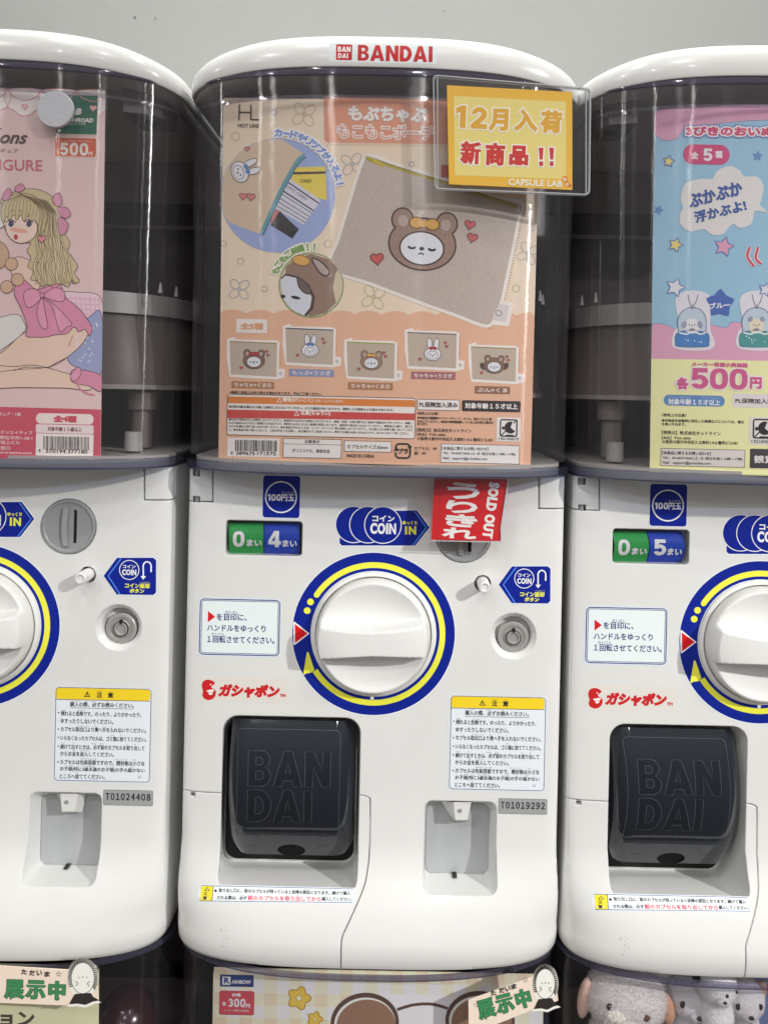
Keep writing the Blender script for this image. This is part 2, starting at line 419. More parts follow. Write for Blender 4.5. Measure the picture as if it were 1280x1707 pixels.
    def build(s, name, mapper, parent=None, origin=(0, 0, 0), step=1.2e-4, cutw=0, base=0.0, cutv=0):
        mats = []; V = []; F = []; M = []
        og = Vector(origin)
        for vs, fs, m, L, cut in s.ch:
            if m not in mats: mats.append(m)
            mi = mats.index(m)
            if cut and (cutw or s.clip):
                u0, v0, u1, v1 = bbox(vs)
                hit = [(co, no) for co, no in s.clip if any((p[0] - co[0]) * no[0] + (p[1] - co[1]) * no[1] > 0 for p in vs)]
                if hit or (cutw and u1 - u0 > cutw * .6) or (cutv and v1 - v0 > cutv * .6):
                    bm = bmesh.new(); bv = [bm.verts.new(p) for p in vs]
                    for f in fs:
                        try: bm.faces.new([bv[i] for i in f])
                        except ValueError: pass
                    G = lambda: bm.verts[:] + bm.edges[:] + bm.faces[:]
                    for co, no in hit: bmesh.ops.bisect_plane(bm, geom=G(), plane_co=(*co, 0), plane_no=(*no, 0), clear_outer=True)
                    for wd, lo, hi, ax in ((cutw, u0, u1, (1, 0, 0)), (cutv, v0, v1, (0, 1, 0))):
                        if not wd: continue
                        k = math.floor(lo / wd) + 1
                        while k * wd < hi:
                            bmesh.ops.bisect_plane(bm, geom=G(), plane_co=tuple(k * wd * x for x in ax), plane_no=ax); k += 1
                    bm.verts.index_update(); vs = [tuple(v.co) for v in bm.verts]; fs = [tuple(v.index for v in f.verts) for f in bm.faces]; bm.free()
            b = len(V)
            for p in vs: V.append(mapper(p[0], p[1], base + (L + p[2]) * step) - og)
            for f in fs:
                if len(set(f)) < 3: continue
                a_, b_, c_ = V[f[0] + b], V[f[1] + b], V[f[2] + b]
                F.append([i + b for i in f]); M.append(mi)
        # face towards the viewer's side (the printed side)
        me = bpy.data.meshes.new(name); me.from_pydata([tuple(p) for p in V], [], F)
        for m in mats: me.materials.append(m)
        me.polygons.foreach_set('material_index', M); me.update()
        bm = bmesh.new(); bm.from_mesh(me)
        fl = [f for f in bm.faces if f.normal.y > 0]
        if fl: bmesh.ops.reverse_faces(bm, faces=fl)
        bm.to_mesh(me); bm.free()
        return link(name, me, parent)
def spline(pts, sub=6, closed=False):
    P = [Vector((p[0], p[1])) for p in pts]; n = len(P); out = []
    rng = range(n) if closed else range(n - 1)
    for i in rng:
        if closed: a, b, c, d = P[i - 1], P[i], P[(i + 1) % n], P[(i + 2) % n]
        else: a, b, c, d = P[max(0, i - 1)], P[i], P[i + 1], P[min(n - 1, i + 2)]
        for k in range(sub):
            t = k / sub
            q = .5 * ((2 * b) + (c - a) * t + (2 * a - 5 * b + 4 * c - d) * t * t + (3 * b - a - 3 * c + d) * t ** 3)
            out.append((q.x, q.y))
    if not closed: out.append(tuple(P[-1]))
    return out
def ray_mapper(verts, faces):
    tree = BVHTree.FromPolygons([tuple(v) for v in verts], faces)
    def f(u, v, off):
        d = ray(u, v); hit = tree.ray_cast(CAM, d.normalized())
        if hit[0] is None: p = Q(u, v, 0); return p + Vector((0, -off, 0))
        n = hit[1];  n = -n if n.dot(d) > 0 else n
        return hit[0] + n * off
    return f
def join(a, b):
    bm = bmesh.new(); bm.from_mesh(a.data); n0 = len(a.data.materials); mats = list(b.data.materials)
    tmp = b.data.copy()
    tmp.polygons.foreach_set('material_index', [p.material_index + n0 for p in b.data.polygons])
    bm.from_mesh(tmp); bm.to_mesh(a.data); bm.free()
    for mt in mats: a.data.materials.append(mt)
    d = b.data; bpy.data.objects.remove(b); bpy.data.meshes.remove(d); bpy.data.meshes.remove(tmp)

# ------------------------------------------------------------------ the machine, built where the middle one of the upper row stands
X0 = -.0244
ZB = -.466                                       # underside of the upper machines
ORG = Vector((X0, 0, ZB))
BODY_LEVELS = [(-.066, 0, .1575, 8, .014)] + [(-.066 - .309 * t, 0, .1575, 8, .014) for t in (.1, .25, .4, .55, .7, .85, 1)]
for t in (.2, .4, .6, .8, 1.0):
    s_ = t * t * (3 - 2 * t) * .55 + t * .45
    BODY_LEVELS.append((-.378 - .062 * t, -.028 * s_, .1575 + .0035 * s_, 8 - 4.8 * s_, .014 + .040 * s_))
BODY_LEVELS += [(-.4445, -.0287, .161, 3.2, .054), (-.450, -.0286, .161, 3.2, .054), (-.4575, -.0276, .1605, 3.2, .0535),
                (-.4618, -.0256, .159, 3.2, .053), (-.4645, -.022, .157, 3.2, .052), (-.466, -.017, .153, 3.2, .05)]
def body_mesh():
    m = MB(); rings = []
    for z, y0, W, n, b in BODY_LEVELS:
        rings.append([(x, y, z) for x, y in outline(W, y0, b, n, .26, 121, X0)])
    m.loft(rings); return m
_bm = body_mesh()
on_body = ray_mapper(_bm.v, _bm.f)

root = empty('capsule_machine', ORG)
def P2(pts, y): return [Q(u, v, y) for u, v in pts]
def cutter(rings):
    m = MB(); m.loft(rings); return m.build('cut', WHITE, None, smooth=False)
def cut_box(u0, v0, u1, v1, y0, y1, r=1.0, n=5):
    p = rrect2(u0, v0, u1, v1, r, n)
    return cutter([[q + Vector((0, y0, 0)) for q in P2(p, 0)], [q + Vector((0, y1, 0)) for q in P2(p, 0)]])

body = _bm.build('body', WHITE, root, ORG)
cuts = []
# counter window, capsule outlet, coin return pocket
cuts.append(cut_box(376.5, 868, 504, 926, -.03, .012, 6))
fo, fi = rrect2(369, 1194, 599, 1478, 26, 8), rrect2(376, 1199, 594, 1437, 22, 8)
cuts.append(cutter([[q + Vector((0, -.05, 0)) for q in P2(fo, -.002)], P2(fo, -.002), P2(fi, .04)]))
co_, ci = rrect2(706, 1335, 828, 1478, 13, 8), rrect2(709, 1338, 814, 1455, 12, 8)
cuts.append(cutter([[q + Vector((0, -.05, 0)) for q in P2(co_, -.002)], P2(co_, -.002), P2(ci, .018)]))
# round recesses: lock, coin slot, return button
def cut_lathe(u, v, prof, n=48):
    c = Q(u, v, 0); m = MB(); m.lathe(prof, (c.x, c.z), n); return m.build('cut', WHITE, None, smooth=False)
cuts.append(cut_lathe(856, 1060.5, [(.0205, -.02), (.0205, -.0012), (.0190, .0005), (.0155, .004), (.0140, .012)]))
cuts.append(cut_lathe(772.6, 892.2, [(.0232, -.02), (.0232, .0035)]))
cuts.append(cut_lathe(804.2, 972.6, [(.0069, -.02), (.0069, .014)]))
# joints of the moulding
def groove(pts, w=.0009, y0=-.06, dep=.0035):
    # ribbon following points (x,z,ysurface)
    P = [Vector((p.x, p.z)) for p in pts]; n = len(P); a = []; b = []
    for i in range(n):
        t = (P[min(i + 1, n - 1)] - P[max(0, i - 1)]).normalized(); q = Vector((-t.y, t.x)) * w / 2
        a.append(P[i] + q); b.append(P[i] - q)
    loop = a + b[::-1]
    f = [(p.x, y0, p.y) for p in loop]
    ys = [pts[i].y + dep for i in range(n)]; ys = ys + ys[::-1]
    k = [(p.x, ys[i], p.y) for i, p in enumerate(loop)]
    return cutter([f, k])
def S(u, v): return on_body(u, v, 0)
seam = [S(u, v) for u, v in spline([(597, 1325.5), (608, 1327), (616.5, 1331)], 3) + [(617, 1345), (616.8, 1370), (616.4, 1400), (615, 1430)]
        + spline([(614, 1440), (608, 1474), (594, 1510), (578, 1545), (570.5, 1562), (568.5, 1578), (568, 1610)], 4)]
lastp = seam[-1].copy(); lastp.z = ZB - .004; seam.append(lastp)
cuts.append(groove(seam))
cuts.append(groove([Q(300, 1320.5, 0) , Q(350, 1322, 0), Q(371, 1322.5, 0)], .0009, -.05, .02))
cuts.append(cut_box(316.5, 1322.5, 325, 1330, -.03, .012, 1))
cuts.append(groove([Q(354.8, 770, 0), Q(354.8, 836, 0)], .0012, -.05, .004))
cuts.append(groove([Q(300, 836, 0), Q(355.5, 837, 0)], .0009, -.05, .02))
cuts.append(groove([Q(898, 785, 0), Q(898, 848, 0)], .0014, -.05, .004))
cuts.append(groove([Q(897, 848, 0), Q(945, 849, 0)], .0009, -.05, .02))
cuts.append(cut_box(320.5, 783, 333, 794.5, -.03, .010, 1)); cuts.append(cut_box(320.5, 828, 333, 838, -.03, .010, 1))
apply_bool(body, cuts)
body.data.polygons.foreach_set('use_smooth', [True] * len(body.data.polygons)); body.data.set_sharp_from_angle(angle=R(28))
# hinge pins in the notches
for v0, v1 in ((782, 794.5), (828, 838)):
    a, b = Q(326.8, v0, 0), Q(326.8, v1, 0); m = MB()
    m.tube([(a.x, .005, b.z + .0003), (a.x, .005, a.z - .0003)], .0022, 10); m.build('hinge_pin', GREYP, root, ORG)

# counter window: two printed drums behind a clear pane
def counter(root_, digit, dx=0):
    m = MB(); p = rrect2(377.5, 869, 503, 925, 6, 5)
    a = P2(p, .0118); m.loft([a, [q + Vector((0, -.0006, 0)) for q in a]]); 
    fr = m.build('counter_backing', DARKP, root_, ORG)
    def drum(u0, u1, col, dig, name):
        ik = Ink(1.15, .4)
        def mp(u, v, off):
            t = (v - 897) / 27.0
            y = .0025 + .006 * t * t - off
            return Q(u, v, y)
        for k in range(8):
            ik.rect(u0, 871.5 + k * 6.4, u1, 871.5 + (k + 1) * 6.4, col, 0, False)
        s_ = (u0 + u1) / 2
        return ik, mp, name
    ik, mp, nm = drum(382, 439.5, (38, 140, 68), '0', 'counter_drum')
    ik.num('0', 398, 898.5, 19.5, 26, (236, 240, 236), 2); ik.text('まい', 424, 905, 25, 11.5, (236, 240, 236), 2, bold=.5)
    ik.build(nm, mp, root_, ORG, 1.2e-4, 40, 0, 4)
    ik, mp, nm = drum(441, 499.5, (22, 58, 160), digit, 'counter_drum')
    ik.num(digit, 458, 898.5, 21, 27, (240, 242, 246), 2); ik.text('まい', 483, 906, 24, 11.5, (236, 240, 246), 2, bold=.5)
    d2 = ik.build(nm, mp, root_, ORG, 1.2e-4, 40, 0, 4)
    return d2
drum5 = counter(root, '4')
m = MB(); p = rrect2(377, 868.5, 503.5, 925.5, 6, 5); a = P2(p, .0010); m.loft([a, [q + Vector((0, .0008, 0)) for q in a]])
m.build('window_pane', clear('window_pane_clear', (.93, .93, .94), 1.45, .03), root, ORG)
# black plate that puts the shade behind the flap into colour
m = MB(); p = rrect2(378, 1200, 592, 1432, 20, 6); a = P2(p, .0392); m.loft([a, [q + Vector((0, -.0006, 0)) for q in a]]); m.build('outlet_shade_plate', BLACK, root, ORG)

# smoky flap over the outlet
def flap():
    def prof(t):                                   # t: 0 top .. 1 bottom -> depth
        return .010 - .020 * math.sin(math.pi * min(1, t * .86 + .05)) + .012 * t * t
    c0, c1 = Q(486.5, 1203, .004), Q(484.5, 1429, .013)
    W = .0535; nU, nV = 48, 44; V = []; F = []
    def pt(i, j):
        s_ = -1 + 2 * i / nU; t = j / nV
        x = c0.x + (c1.x - c0.x) * t + W * s_; z = c0.z + (c1.z - c0.z) * t
        e = max(0, (abs(s_) - .66) / .34)
        y = prof(t) + .017 * (1 - math.sqrt(max(0, 1 - e ** 2.4)))
        tb = max(0, (t - .90) / .10); z += 0
        # rounded lower corners and the finger notch
        if t > .86:
            k = (t - .86) / .14; x = c0.x + (c1.x - c0.x) * t + (W * s_) * (1 - .10 * k * k * abs(s_) ** 3)
        return Vector((x, y, z))
    hole = lambda p: False
    for j in range(nV + 1):
        for i in range(nU + 1): V.append(pt(i, j))
    for j in range(nV):
        for i in range(nU): F.append((j * (nU + 1) + i, j * (nU + 1) + i + 1, (j + 1) * (nU + 1) + i + 1, (j + 1) * (nU + 1) + i))
    surf = ray_mapper(V, F)
    m = MB(); m.add(V, F)
    back = [v + Vector((0, .002, 0)) for v in V]; m.add(back, [tuple(reversed(f)) for f in F])
    per = [i for i in range(nU + 1)] + [j * (nU + 1) + nU for j in range(1, nV + 1)] + [nV * (nU + 1) + i for i in range(nU - 1, -1, -1)] + [j * (nU + 1) for j in range(nV - 1, 0, -1)]
    for a, b in zip(per, per[1:] + per[:1]): m.add([V[a], V[b], back[b], back[a]], [(0, 1, 2, 3)])
    bmw = bmesh.new(); bvs = [bmw.verts.new(v) for v in m.v]
    for f in m.f: bmw.faces.new([bvs[i] for i in f])
    bmesh.ops.remove_doubles(bmw, verts=bmw.verts, dist=1e-6); bmw.verts.index_update(); m.v = [v.co.copy() for v in bmw.verts]; m.f = [[v.index for v in f.verts] for f in bmw.faces]; m.m = [0] * len(m.f); bmw.free()
    o = m.build('capsule_flap', FLAP, root, ORG, sharp=40)
    # finger notch cut in the lower edge
    n = Q(482, 1432, .0); mm = MB(); mm.lathe([(.0118, -.03), (.0118, .04)], (n.x, n.z), 40)
    # oval: squash
    for v in mm.v: v.z = n.z + (v.z - n.z) * .62
    apply_bool(o, [mm.build('cut', WHITE, None, smooth=False)])
    o.data.polygons.foreach_set('use_smooth', [True] * len(o.data.polygons)); o.data.set_sharp_from_angle(angle=R(40))
    # raised panel outline, ejector marks and the two-line moulded letters
    ik = Ink(1, .2)
    ik.line(rrect2(396, 1216, 566, 1393, 8, 5), .9, FLAPE, 2, True)
    ik.ell(424.5, 1402, 11.5, 9, FLAPE, 2, 0, 30, .7); ik.ell(537, 1403, 11.5, 9, FLAPE, 2, 0, 30, .7)
    for word, cu, cv, w, h in (('BAN', 482.5, 1282, 137, 59), ('DAI', 466, 1343.5, 107, 53)):
        for loops in logo_word(word, cu, cv, w, h):
            ik.poly(loops[0], FLAPL, 1, loops[1:])
            for l in loops: ik.line(l, .95, FLAPE, 3, True)
    ik.build('moulded_letters', surf, o, ORG, 6e-5, 8, 3e-5, 8)
    return o
# block letters of the maker's sign (drawn as outlines with counters), unit square each, y down
LETTERS = {
 'B': (.80, [[(0, 0)] + _arc(.46, .25, .30, .25, -90, 62) + _arc(.46, .72, .34, .28, -50, 90) + [(0, 1)],
             [(.27, .19), (.27, .40)] + _arc(.42, .295, .09, .105, 90, -90, 6), [(.27, .57), (.27, .81)] + _arc(.44, .69, .11, .12, 90, -90, 6)]),
 'A': (1.02, [[(0, 1), (.36, 0), (.66, 0), (1.02, 1), (.73, 1), (.675, .83), (.36, .83), (.30, 1)], [(.42, .63), (.60, .63), (.51, .30)]]),
 'N': (.90, [[(0, 0), (.30, 0), (.62, .56), (.62, 0), (.90, 0), (.90, 1), (.62, 1), (.28, .42), (.28, 1), (0, 1)]]),
 'D': (.86, [[(0, 0)] + _arc(.38, .5, .48, .5, -90, 90, 14) + [(0, 1)], [(.28, .23), (.28, .77)] + _arc(.38, .5, .20, .27, 90, -90, 10)]),
 'I': (.28, [[(0, 0), (.28, 0), (.28, 1), (0, 1)]]),
}
def logo_word(word, cu, cv, w, h, gap=.09, rot=None):
    tot = sum(LETTERS[c][0] for c in word) + gap * (len(word) - 1); s_ = w / tot; x = 0; out = []
    a = ROLL if rot is None else R(rot); ca, sa = math.cos(a), math.sin(a)
    for c in word:
        lw, loops = LETTERS[c]; L = []
        for lp in loops:
            q = []
            for px, py in lp:
                X = (x + px) * s_ - w / 2; Y = py * h - h / 2
                q.append((cu + X * ca - Y * sa, cv + X * sa + Y * ca))
            L.append(q)
        out.append(L); x += lw + gap
    return out
flap()

# coin return pocket: grey plate and the little hanging tab with its screw
m = MB(); p = rrect2(710, 1339, 813, 1454, 11, 6); a = P2(p, .0178); m.loft([a, [q + Vector((0, -.0008, 0)) for q in a]]); m.build('return_plate', PLATEG, root, ORG)
a0, a1 = P2([(735, 1336), (786, 1336), (780, 1369), (756, 1369)], .016), P2([(755, 1337), (785, 1337), (779, 1367.5), (758, 1367.5)], .003)
m = MB(); m.loft([a0, a1]); tab = m.build('return_tab', WHITE, root, ORG)
c = Q(766.5, 1351, .0028); m = MB(); m.lathe([(.0016, .0032), (.0016, .0022), (.0008, .0021)], (c.x, c.z), 16); m.build('screw', GREYP, tab, ORG)
c0, c1 = Q(753, 1454, .0165), Q(761, 1459, .012)
m = MB(); m.box((c0.x, .009, c1.z), (c1.x, .0168, c0.z)); m.build('drain_slot', DARKP, root, ORG)

# lock
c = Q(855, 1061.5, .006); m = MB()
m.lathe([(.0128, .0119), (.0128, .0055), (.0120, .0046), (.0098, .0046), (.0090, .0056), (.0066, .0056), (.0062, .0035), (.0045, .0032), (.0043, .0048), (.0004, .0048)], (c.x, c.z), 48)
lk = m.build('lock', METAL, root, ORG)
m = MB(); m.lathe([(.0064, .0050), (.0064, .0034), (.0052, .0034), (.0052, .0050)], (c.x, c.z), 40, cap0=False, cap1=False); m.box((c.x - .0012, .0030, c.z + .0046), (c.x + .0012, .0048, c.z + .0078))
m.build('keyway', BLACK, lk, ORG)

# coin slot
c = Q(772.6, 892.2, 0); m = MB()
m.lathe([(.0227, .0034), (.0227, -.0006), (.0222, -.0012), (.0205, -.0012), (.0195, -.0004), (.0120, .0004), (.0004, .0006)], (c.x, c.z), 64)
cs = m.build('coin_slot', GREYP, root, ORG)
cx = c.x + .0052; q = MB(); q.box((cx - .0015, -.02, c.z - .0138), (cx + .0014, .0025, c.z + .0138)); apply_bool(cs, [q.build('cut', GREYP, None, smooth=False)])
cs.data.polygons.foreach_set('use_smooth', [True] * len(cs.data.polygons)); cs.data.set_sharp_from_angle(angle=R(28))
m = MB(); m.box((cx - .0014, .0018, c.z - .0137), (cx + .0013, .0024, c.z + .0137)); m.build('slot_opening', BLACK, cs, ORG)
m = MB()
rg = []
for k in range(13):
    t = -1 + k / 6; x = c.x - .0030 + .0014 * t * t; z = c.z + .0162 * t
    rg.append([(x - .0021, -.0002, z), (x - .0021, -.0021, z), (x + .0021, -.0021, z), (x + .0021, -.0002, z)])
m.loft(rg); m.build('slot_guide', pmat('grey_plastic_light', (.33, .34, .35), .35, bevel=.0004), cs, ORG)

# coin return button
c = Q(804.2, 972.6, 0); m = MB()
m.lathe([(.0051, .0135), (.0050, -.0140), (.0046, -.0152), (.0040, -.0156), (.0030, -.0156), (.0027, -.0150), (.0003, -.0150)], (c.x + .0002, c.z + .0004), 32); m.build('return_button', WHITE, root, ORG)

# turning dial: collar and knob with its grip bar
c = Q(622.6, 1056.6, 0); m = MB()
m.lathe([(.0518, -.0002), (.0514, -.0016), (.0496, -.0030), (.0486, -.0032), (.0480, -.0012)], (c.x, c.z), 96, cap0=False, cap1=False); m.build('dial_collar', KNOBW, root, ORG)
def knob():
    Rk = .0470; m = MB(); nA, nR = 192, 64; V = []; rot = R(-2.0)
    def hgt(x, y):
        r = math.hypot(x, y) / Rk
        xr = x * math.cos(rot) - y * math.sin(rot); yr = x * math.sin(rot) + y * math.cos(rot)
        hw = .0098 + .0034 * min(1, abs(xr) / Rk / .9) ** 1.6
        d = (abs(yr) - hw)
        t = min(1, max(0, (d + .0006) / .0034)); wall = 1 - t * t * (3 - 2 * t)
        rim = .0125
        fl = .0125 - .0075 * (1 - (min(1, r / .93)) ** 2.2) 
        top = .0285 - .0065 * (r ** 3)
        h = fl + (top - fl) * wall
        e = max(0, (r - .93) / .07)
        return h * 1 if e <= 0 else min(h, .0125 + (h - .0125) * max(0, 1 - e * 1.2)) - .0045 * e ** 2.6
    rows = [0] + [min(1, (k / nR) ** .9) for k in range(1, nR + 1)]
    V.append((c.x, -hgt(0, 0), c.z))
    for k in rows[1:]:
        for j in range(nA):
            a = 2 * math.pi * j / nA; x, y = Rk * k * math.cos(a), Rk * k * math.sin(a)
            V.append((c.x + x, -hgt(x, y), c.z + y))
    F = [(0, 1 + (j + 1) % nA, 1 + j) for j in range(nA)]
    for i in range(nR - 1):
        for j in range(nA):
            k = (j + 1) % nA; F.append((1 + i * nA + j, 1 + i * nA + k, 1 + (i + 1) * nA + k, 1 + (i + 1) * nA + j))
    b = len(V)
    for j in range(nA):
        a = 2 * math.pi * j / nA; V.append((c.x + Rk * 1.004 * math.cos(a), -.0005, c.z + Rk * 1.004 * math.sin(a)))
    for j in range(nA):
        k = (j + 1) % nA; F.append((1 + (nR - 1) * nA + j, 1 + (nR - 1) * nA + k, b + k, b + j))
    m.add(V, F); return m.build('dial_knob', KNOBW, root, Vector((c.x, 0, c.z)), sharp=60)
kb = knob(); kb.location = Vector((c.x, 0, c.z)) - ORG

# ---------------- stickers on the panel
BLUE = (12, 32, 132); SKY = (78, 130, 222); YEL = (236, 222, 70); YOL = (226, 194, 40); WH = (224, 228, 236); LBL = (214, 222, 240); RED = (196, 26, 36); INKD = (24, 28, 44); NAVY = (22, 42, 110)
def sticker(name, ik, parent=root, cv=0): return ik.build(name, on_body, parent, ORG, 5e-5, 9, 1.0e-4, cv)
ik = Ink()
ik.rect(436.5, 791.5, 501.5, 864.5, (206, 208, 214), 0, True, 6); ik.rect(438.5, 793, 500, 863, BLUE, 1, True, 5)
ik.circ(468.6, 828.6, 26.7, (226, 230, 240), 2, 2.3)
ik.num('100', 457.5, 829.2, 22, 11, (230, 234, 244), 3); ik.text('円玉', 480, 829.8, 21.5, 11.5, (230, 234, 244), 3, bold=.45); ik.text('えんだま', 479.5, 821, 20, 3.4, (200, 206, 226), 3)
sticker('price_sticker', ik)

ik = Ink()
bar = [(566, 853), (694.5, 850.8), (715.6, 879.3), (692, 909.5), (570, 909.3), (566, 905.5)]
W3 = (222, 226, 236)
ik.poly([(564, 851.5), (695.5, 849), (717.8, 879.3), (693, 911.3), (569, 911), (564, 906.5)], W3, 0)
ik.poly(bar, BLUE, 1)
for i, (u, r) in enumerate(((589.6, 29.5), (613.2, 29.6), (638.2, 29.8))):
    ik.circ(u, 874.3 + i * .4, r + 1.5, W3, 1.5 + i); ik.circ(u, 874.3 + i * .4, r, BLUE, 2 + i)
ik.rect(566, 876, 572, 905, BLUE, 1.2, False); 
ik.text('コイン', 639, 864.3, 37, 10.5, (232, 236, 246), 5, bold=.5); ik.text('COIN', 638.6, 881, 43, 18.5, (236, 240, 248), 5, bold=1.0, sp=1.16)
ik.text('ゆっくり', 683, 871.5, 24, 6.4, YEL, 4, bold=.25); ik.text('IN', 684.3, 884, 18.5, 14, YEL, 4, bold=.95, sp=1.2)
ik.line([(690.5, 852), (710.5, 879.3), (688, 909)], 2.0, SKY, 4); sticker('coin_sticker', ik)

ik = Ink()
cu, cv = 622.6, 1056.6
ik.circ(cu, cv, 137, (214, 218, 228), 0, 137 - 101.5, 96); ik.circ(cu, cv, 135.3, BLUE, 1, 135.3 - 104.8, 96)
ik.arc(cu, cv, 110, 119.5, 214.5, 508, YEL, 2, 120); ik.circ(cu + 114.75 * math.cos(R(214.5)), cv + 114.75 * math.sin(R(214.5)), 4.75, YEL, 2.4, 0, 20)
ik.circ(517.8, 1003.2, 5.6, YEL, 2, 0, 20); ik.circ(512.2, 1017.8, 5.6, YEL, 2, 0, 20)
ik.poly([(511.8, 1086.5), (514.5, 1087.5), (524, 1116), (520, 1121), (510, 1122.5), (506.3, 1125.6), (506, 1121)], YEL, 2.4)
ik.poly([(489, 1037), (491, 1036), (516, 1056), (491.5, 1075), (489.3, 1074)], (232, 232, 236), 3); ik.poly([(491.5, 1040), (513.2, 1056), (492, 1071.5)], (206, 24, 34), 4)
ik.circ(620.3, 1163.3, 3, (226, 230, 236), 3, 0, 16); ik.rect(618.8, 1158, 621.8, 1163, (226, 230, 236), 2.6, False)
sticker('dial_sticker', ik)

ik = Ink()
ik.poly([(829, 974), (852, 942.6), (913, 942.2), (918.5, 947), (918.5, 1003), (914, 1007.8), (852.6, 1007.2)], (206, 208, 216), 0)
ik.poly([(831, 974.3), (853, 944.2), (912.5, 944), (917, 948), (916.8, 1001.6), (912.5, 1006), (852.8, 1005.2)], BLUE, 1)
ik.line([(860, 945.5), (838.5, 974.2), (857.8, 1004.5)], 2.0, SKY, 2)
ik.circ(873.4, 964.3, 16.6, (226, 230, 240), 2, 1.3); ik.text('コイン', 873.4, 958.6, 21, 6, (230, 234, 244), 3, bold=.25); ik.text('COIN', 873.4, 968.3, 23.5, 9.6, (232, 236, 246), 3, bold=.5, sp=1.14)
ik.line([(896.5, 977)] + [(902.7 + 6.4 * math.cos(R(a)), 958 + 7.2 * math.sin(R(a))) for a in range(180, 361, 15)] + [(909, 968)], 2.3, (232, 236, 244), 2); ik.poly([(892, 974.5), (901, 974.5), (896.4, 980.6)], (232, 236, 244), 2.5)
ik.text('コイン返却', 886.5, 990.6, 40.5, 8.4, YEL, 3, bold=.35); ik.text('ボタン', 886, 999.2, 24, 7, YEL, 3, bold=.35); ik.text('へんきゃく', 899, 984.9, 16, 2.6, (210, 206, 110), 3)
sticker('return_sticker', ik)

ik = Ink()
ik.rect(330.5, 996.5, 468.5, 1095, (204, 210, 222), 0, True, 7); ik.rect(332.5, 998.5, 467, 1093, LBL, .5, True, 6)
ik.frame(332.8, 998.8, 466.6, 1092.6, 1.7, NAVY, 1, 7); ik.frame(335.8, 1001.6, 463.8, 1089.8, 1.0, NAVY, 1, 5)
ik.poly([(347.2, 1018.5), (359, 1028), (347, 1037)], RED, 2)
ik.text('を目印に、', 386.5, 1028.8, 50, 11.8, NAVY, 2, bold=.25); ik.text('めじるし', 387.2, 1020.4, 21.5, 4.6, NAVY, 2)
ik.text('ハンドルをゆっくり', 394.4, 1047.3, 97.5, 11.2, NAVY, 2, bold=.25); ik.text('かいてん', 364, 1057, 22, 4.6, NAVY, 2)
ik.text('１回転させてください。', 402, 1066.3, 112, 12, NAVY, 2, bold=.25); sticker('instruction_sticker', ik)

ik = Ink()
ik.rect(334, 1129, 481, 1170, (206, 202, 196), 0, True); LR = (186, 34, 38)
ik.blob([(337, 1141), (340, 1135), (347, 1132.8), (354, 1134.5), (358.5, 1139), (352.5, 1145), (359.5, 1150.5), (359.8, 1158), (355.5, 1164.5), (348, 1167), (341, 1164.5), (337.6, 1159), (338.8, 1152), (337.4, 1147)], LR, 1)
ik.blob([(344.5, 1151.5), (349, 1154.6), (354.5, 1153.6), (358, 1150), (353, 1149.2), (347, 1150.4)], (222, 216, 212), 2); ik.blob([(347.5, 1156), (352, 1158.6), (355.5, 1154.6)], (222, 216, 212), 2); ik.circ(351.5, 1141, 1.3, (222, 216, 212), 2, 0, 10); ik.circ(356.3, 1147, 1.1, (222, 216, 212), 2, 0, 10)
ik.text('ガシャポン', 415.5, 1151.7, 102, 22.5, LR, 2, bold=1.55, shear=.22); ik.text('TM', 471.5, 1159.3, 9.5, 5.4, LR, 2, bold=.35); sticker('brand_sticker', ik)

ik = Ink()
ik.rect(744.5, 1157.5, 912.5, 1320.5, (204, 206, 208), 0, True); ik.rect(750, 1161.2, 908, 1316.8, (210, 216, 230), .5, True, 6)
ik.frame(750, 1161.2, 908, 1316.8, .9, NAVY, 2, 6); ik.rect(751, 1162.2, 907.4, 1181, YOL, 1, True, 5); ik.line([(750.5, 1180), (907.5, 1183)], .9, INKD, 2)
ik.poly([(803.8, 1166.4), (809, 1176), (798.4, 1175.8)], INKD, 2, [[(803.8, 1168.8), (807, 1174.8), (800.4, 1174.7)]]); ik.rect(803.2, 1170, 804.4, 1174, INKD, 2, False)
ik.text('注', 824.2, 1172.5, 9.4, 9.4, INKD, 3, bold=.3); ik.text('意', 842.4, 1172.9, 9.4, 9.4, INKD, 3, bold=.3); ik.text('ちゅう', 825, 1166.3, 8, 2.2, INKD, 3); ik.text('い', 843, 1166.7, 2.4, 2, INKD, 3)
cap_rows = [('購入の際、必ずお読みください。', 775, 881, 1189.2), ('倒れると危険です。のったり、よりかかったり、', 759.7, 893.5, 1204.8), ('ゆすったりしないでください。', 759.6, 847, 1216.8),
 ('カプセル取出口より奥へ手を入れないでください。', 759.4, 901, 1230.9), ('いらなくなったカプセルは、ゴミ箱に捨ててください。', 759.2, 901, 1245.6), ('続けて出すときは、必ず前のカプセルを取り出して', 759, 898.5, 1260.2),
 ('からお金を投入してください。', 758.6, 848, 1271.3), ('カプセルは包装容器ですので、開封後は小さな', 758.6, 898.5, 1285.7), ('お子様(特に3歳未満のお子様)の手の届かない', 758.4, 898.5, 1297.6), ('ところへ捨ててください。', 757.8, 833, 1308.6)]
for t, a, b, v in cap_rows: ik.text(t, (a + b) / 2, v, b - a, 8.1, INKD, 2, bold=.18)
ik.line([(775, 1194), (881.5, 1196.2)], .7, INKD, 2)
for v in (1202, 1229.6, 1243.5, 1258, 1284.3): ik.circ(756.2 - (v - 1200) * .015, v, 1.25, INKD, 2, 0, 12)
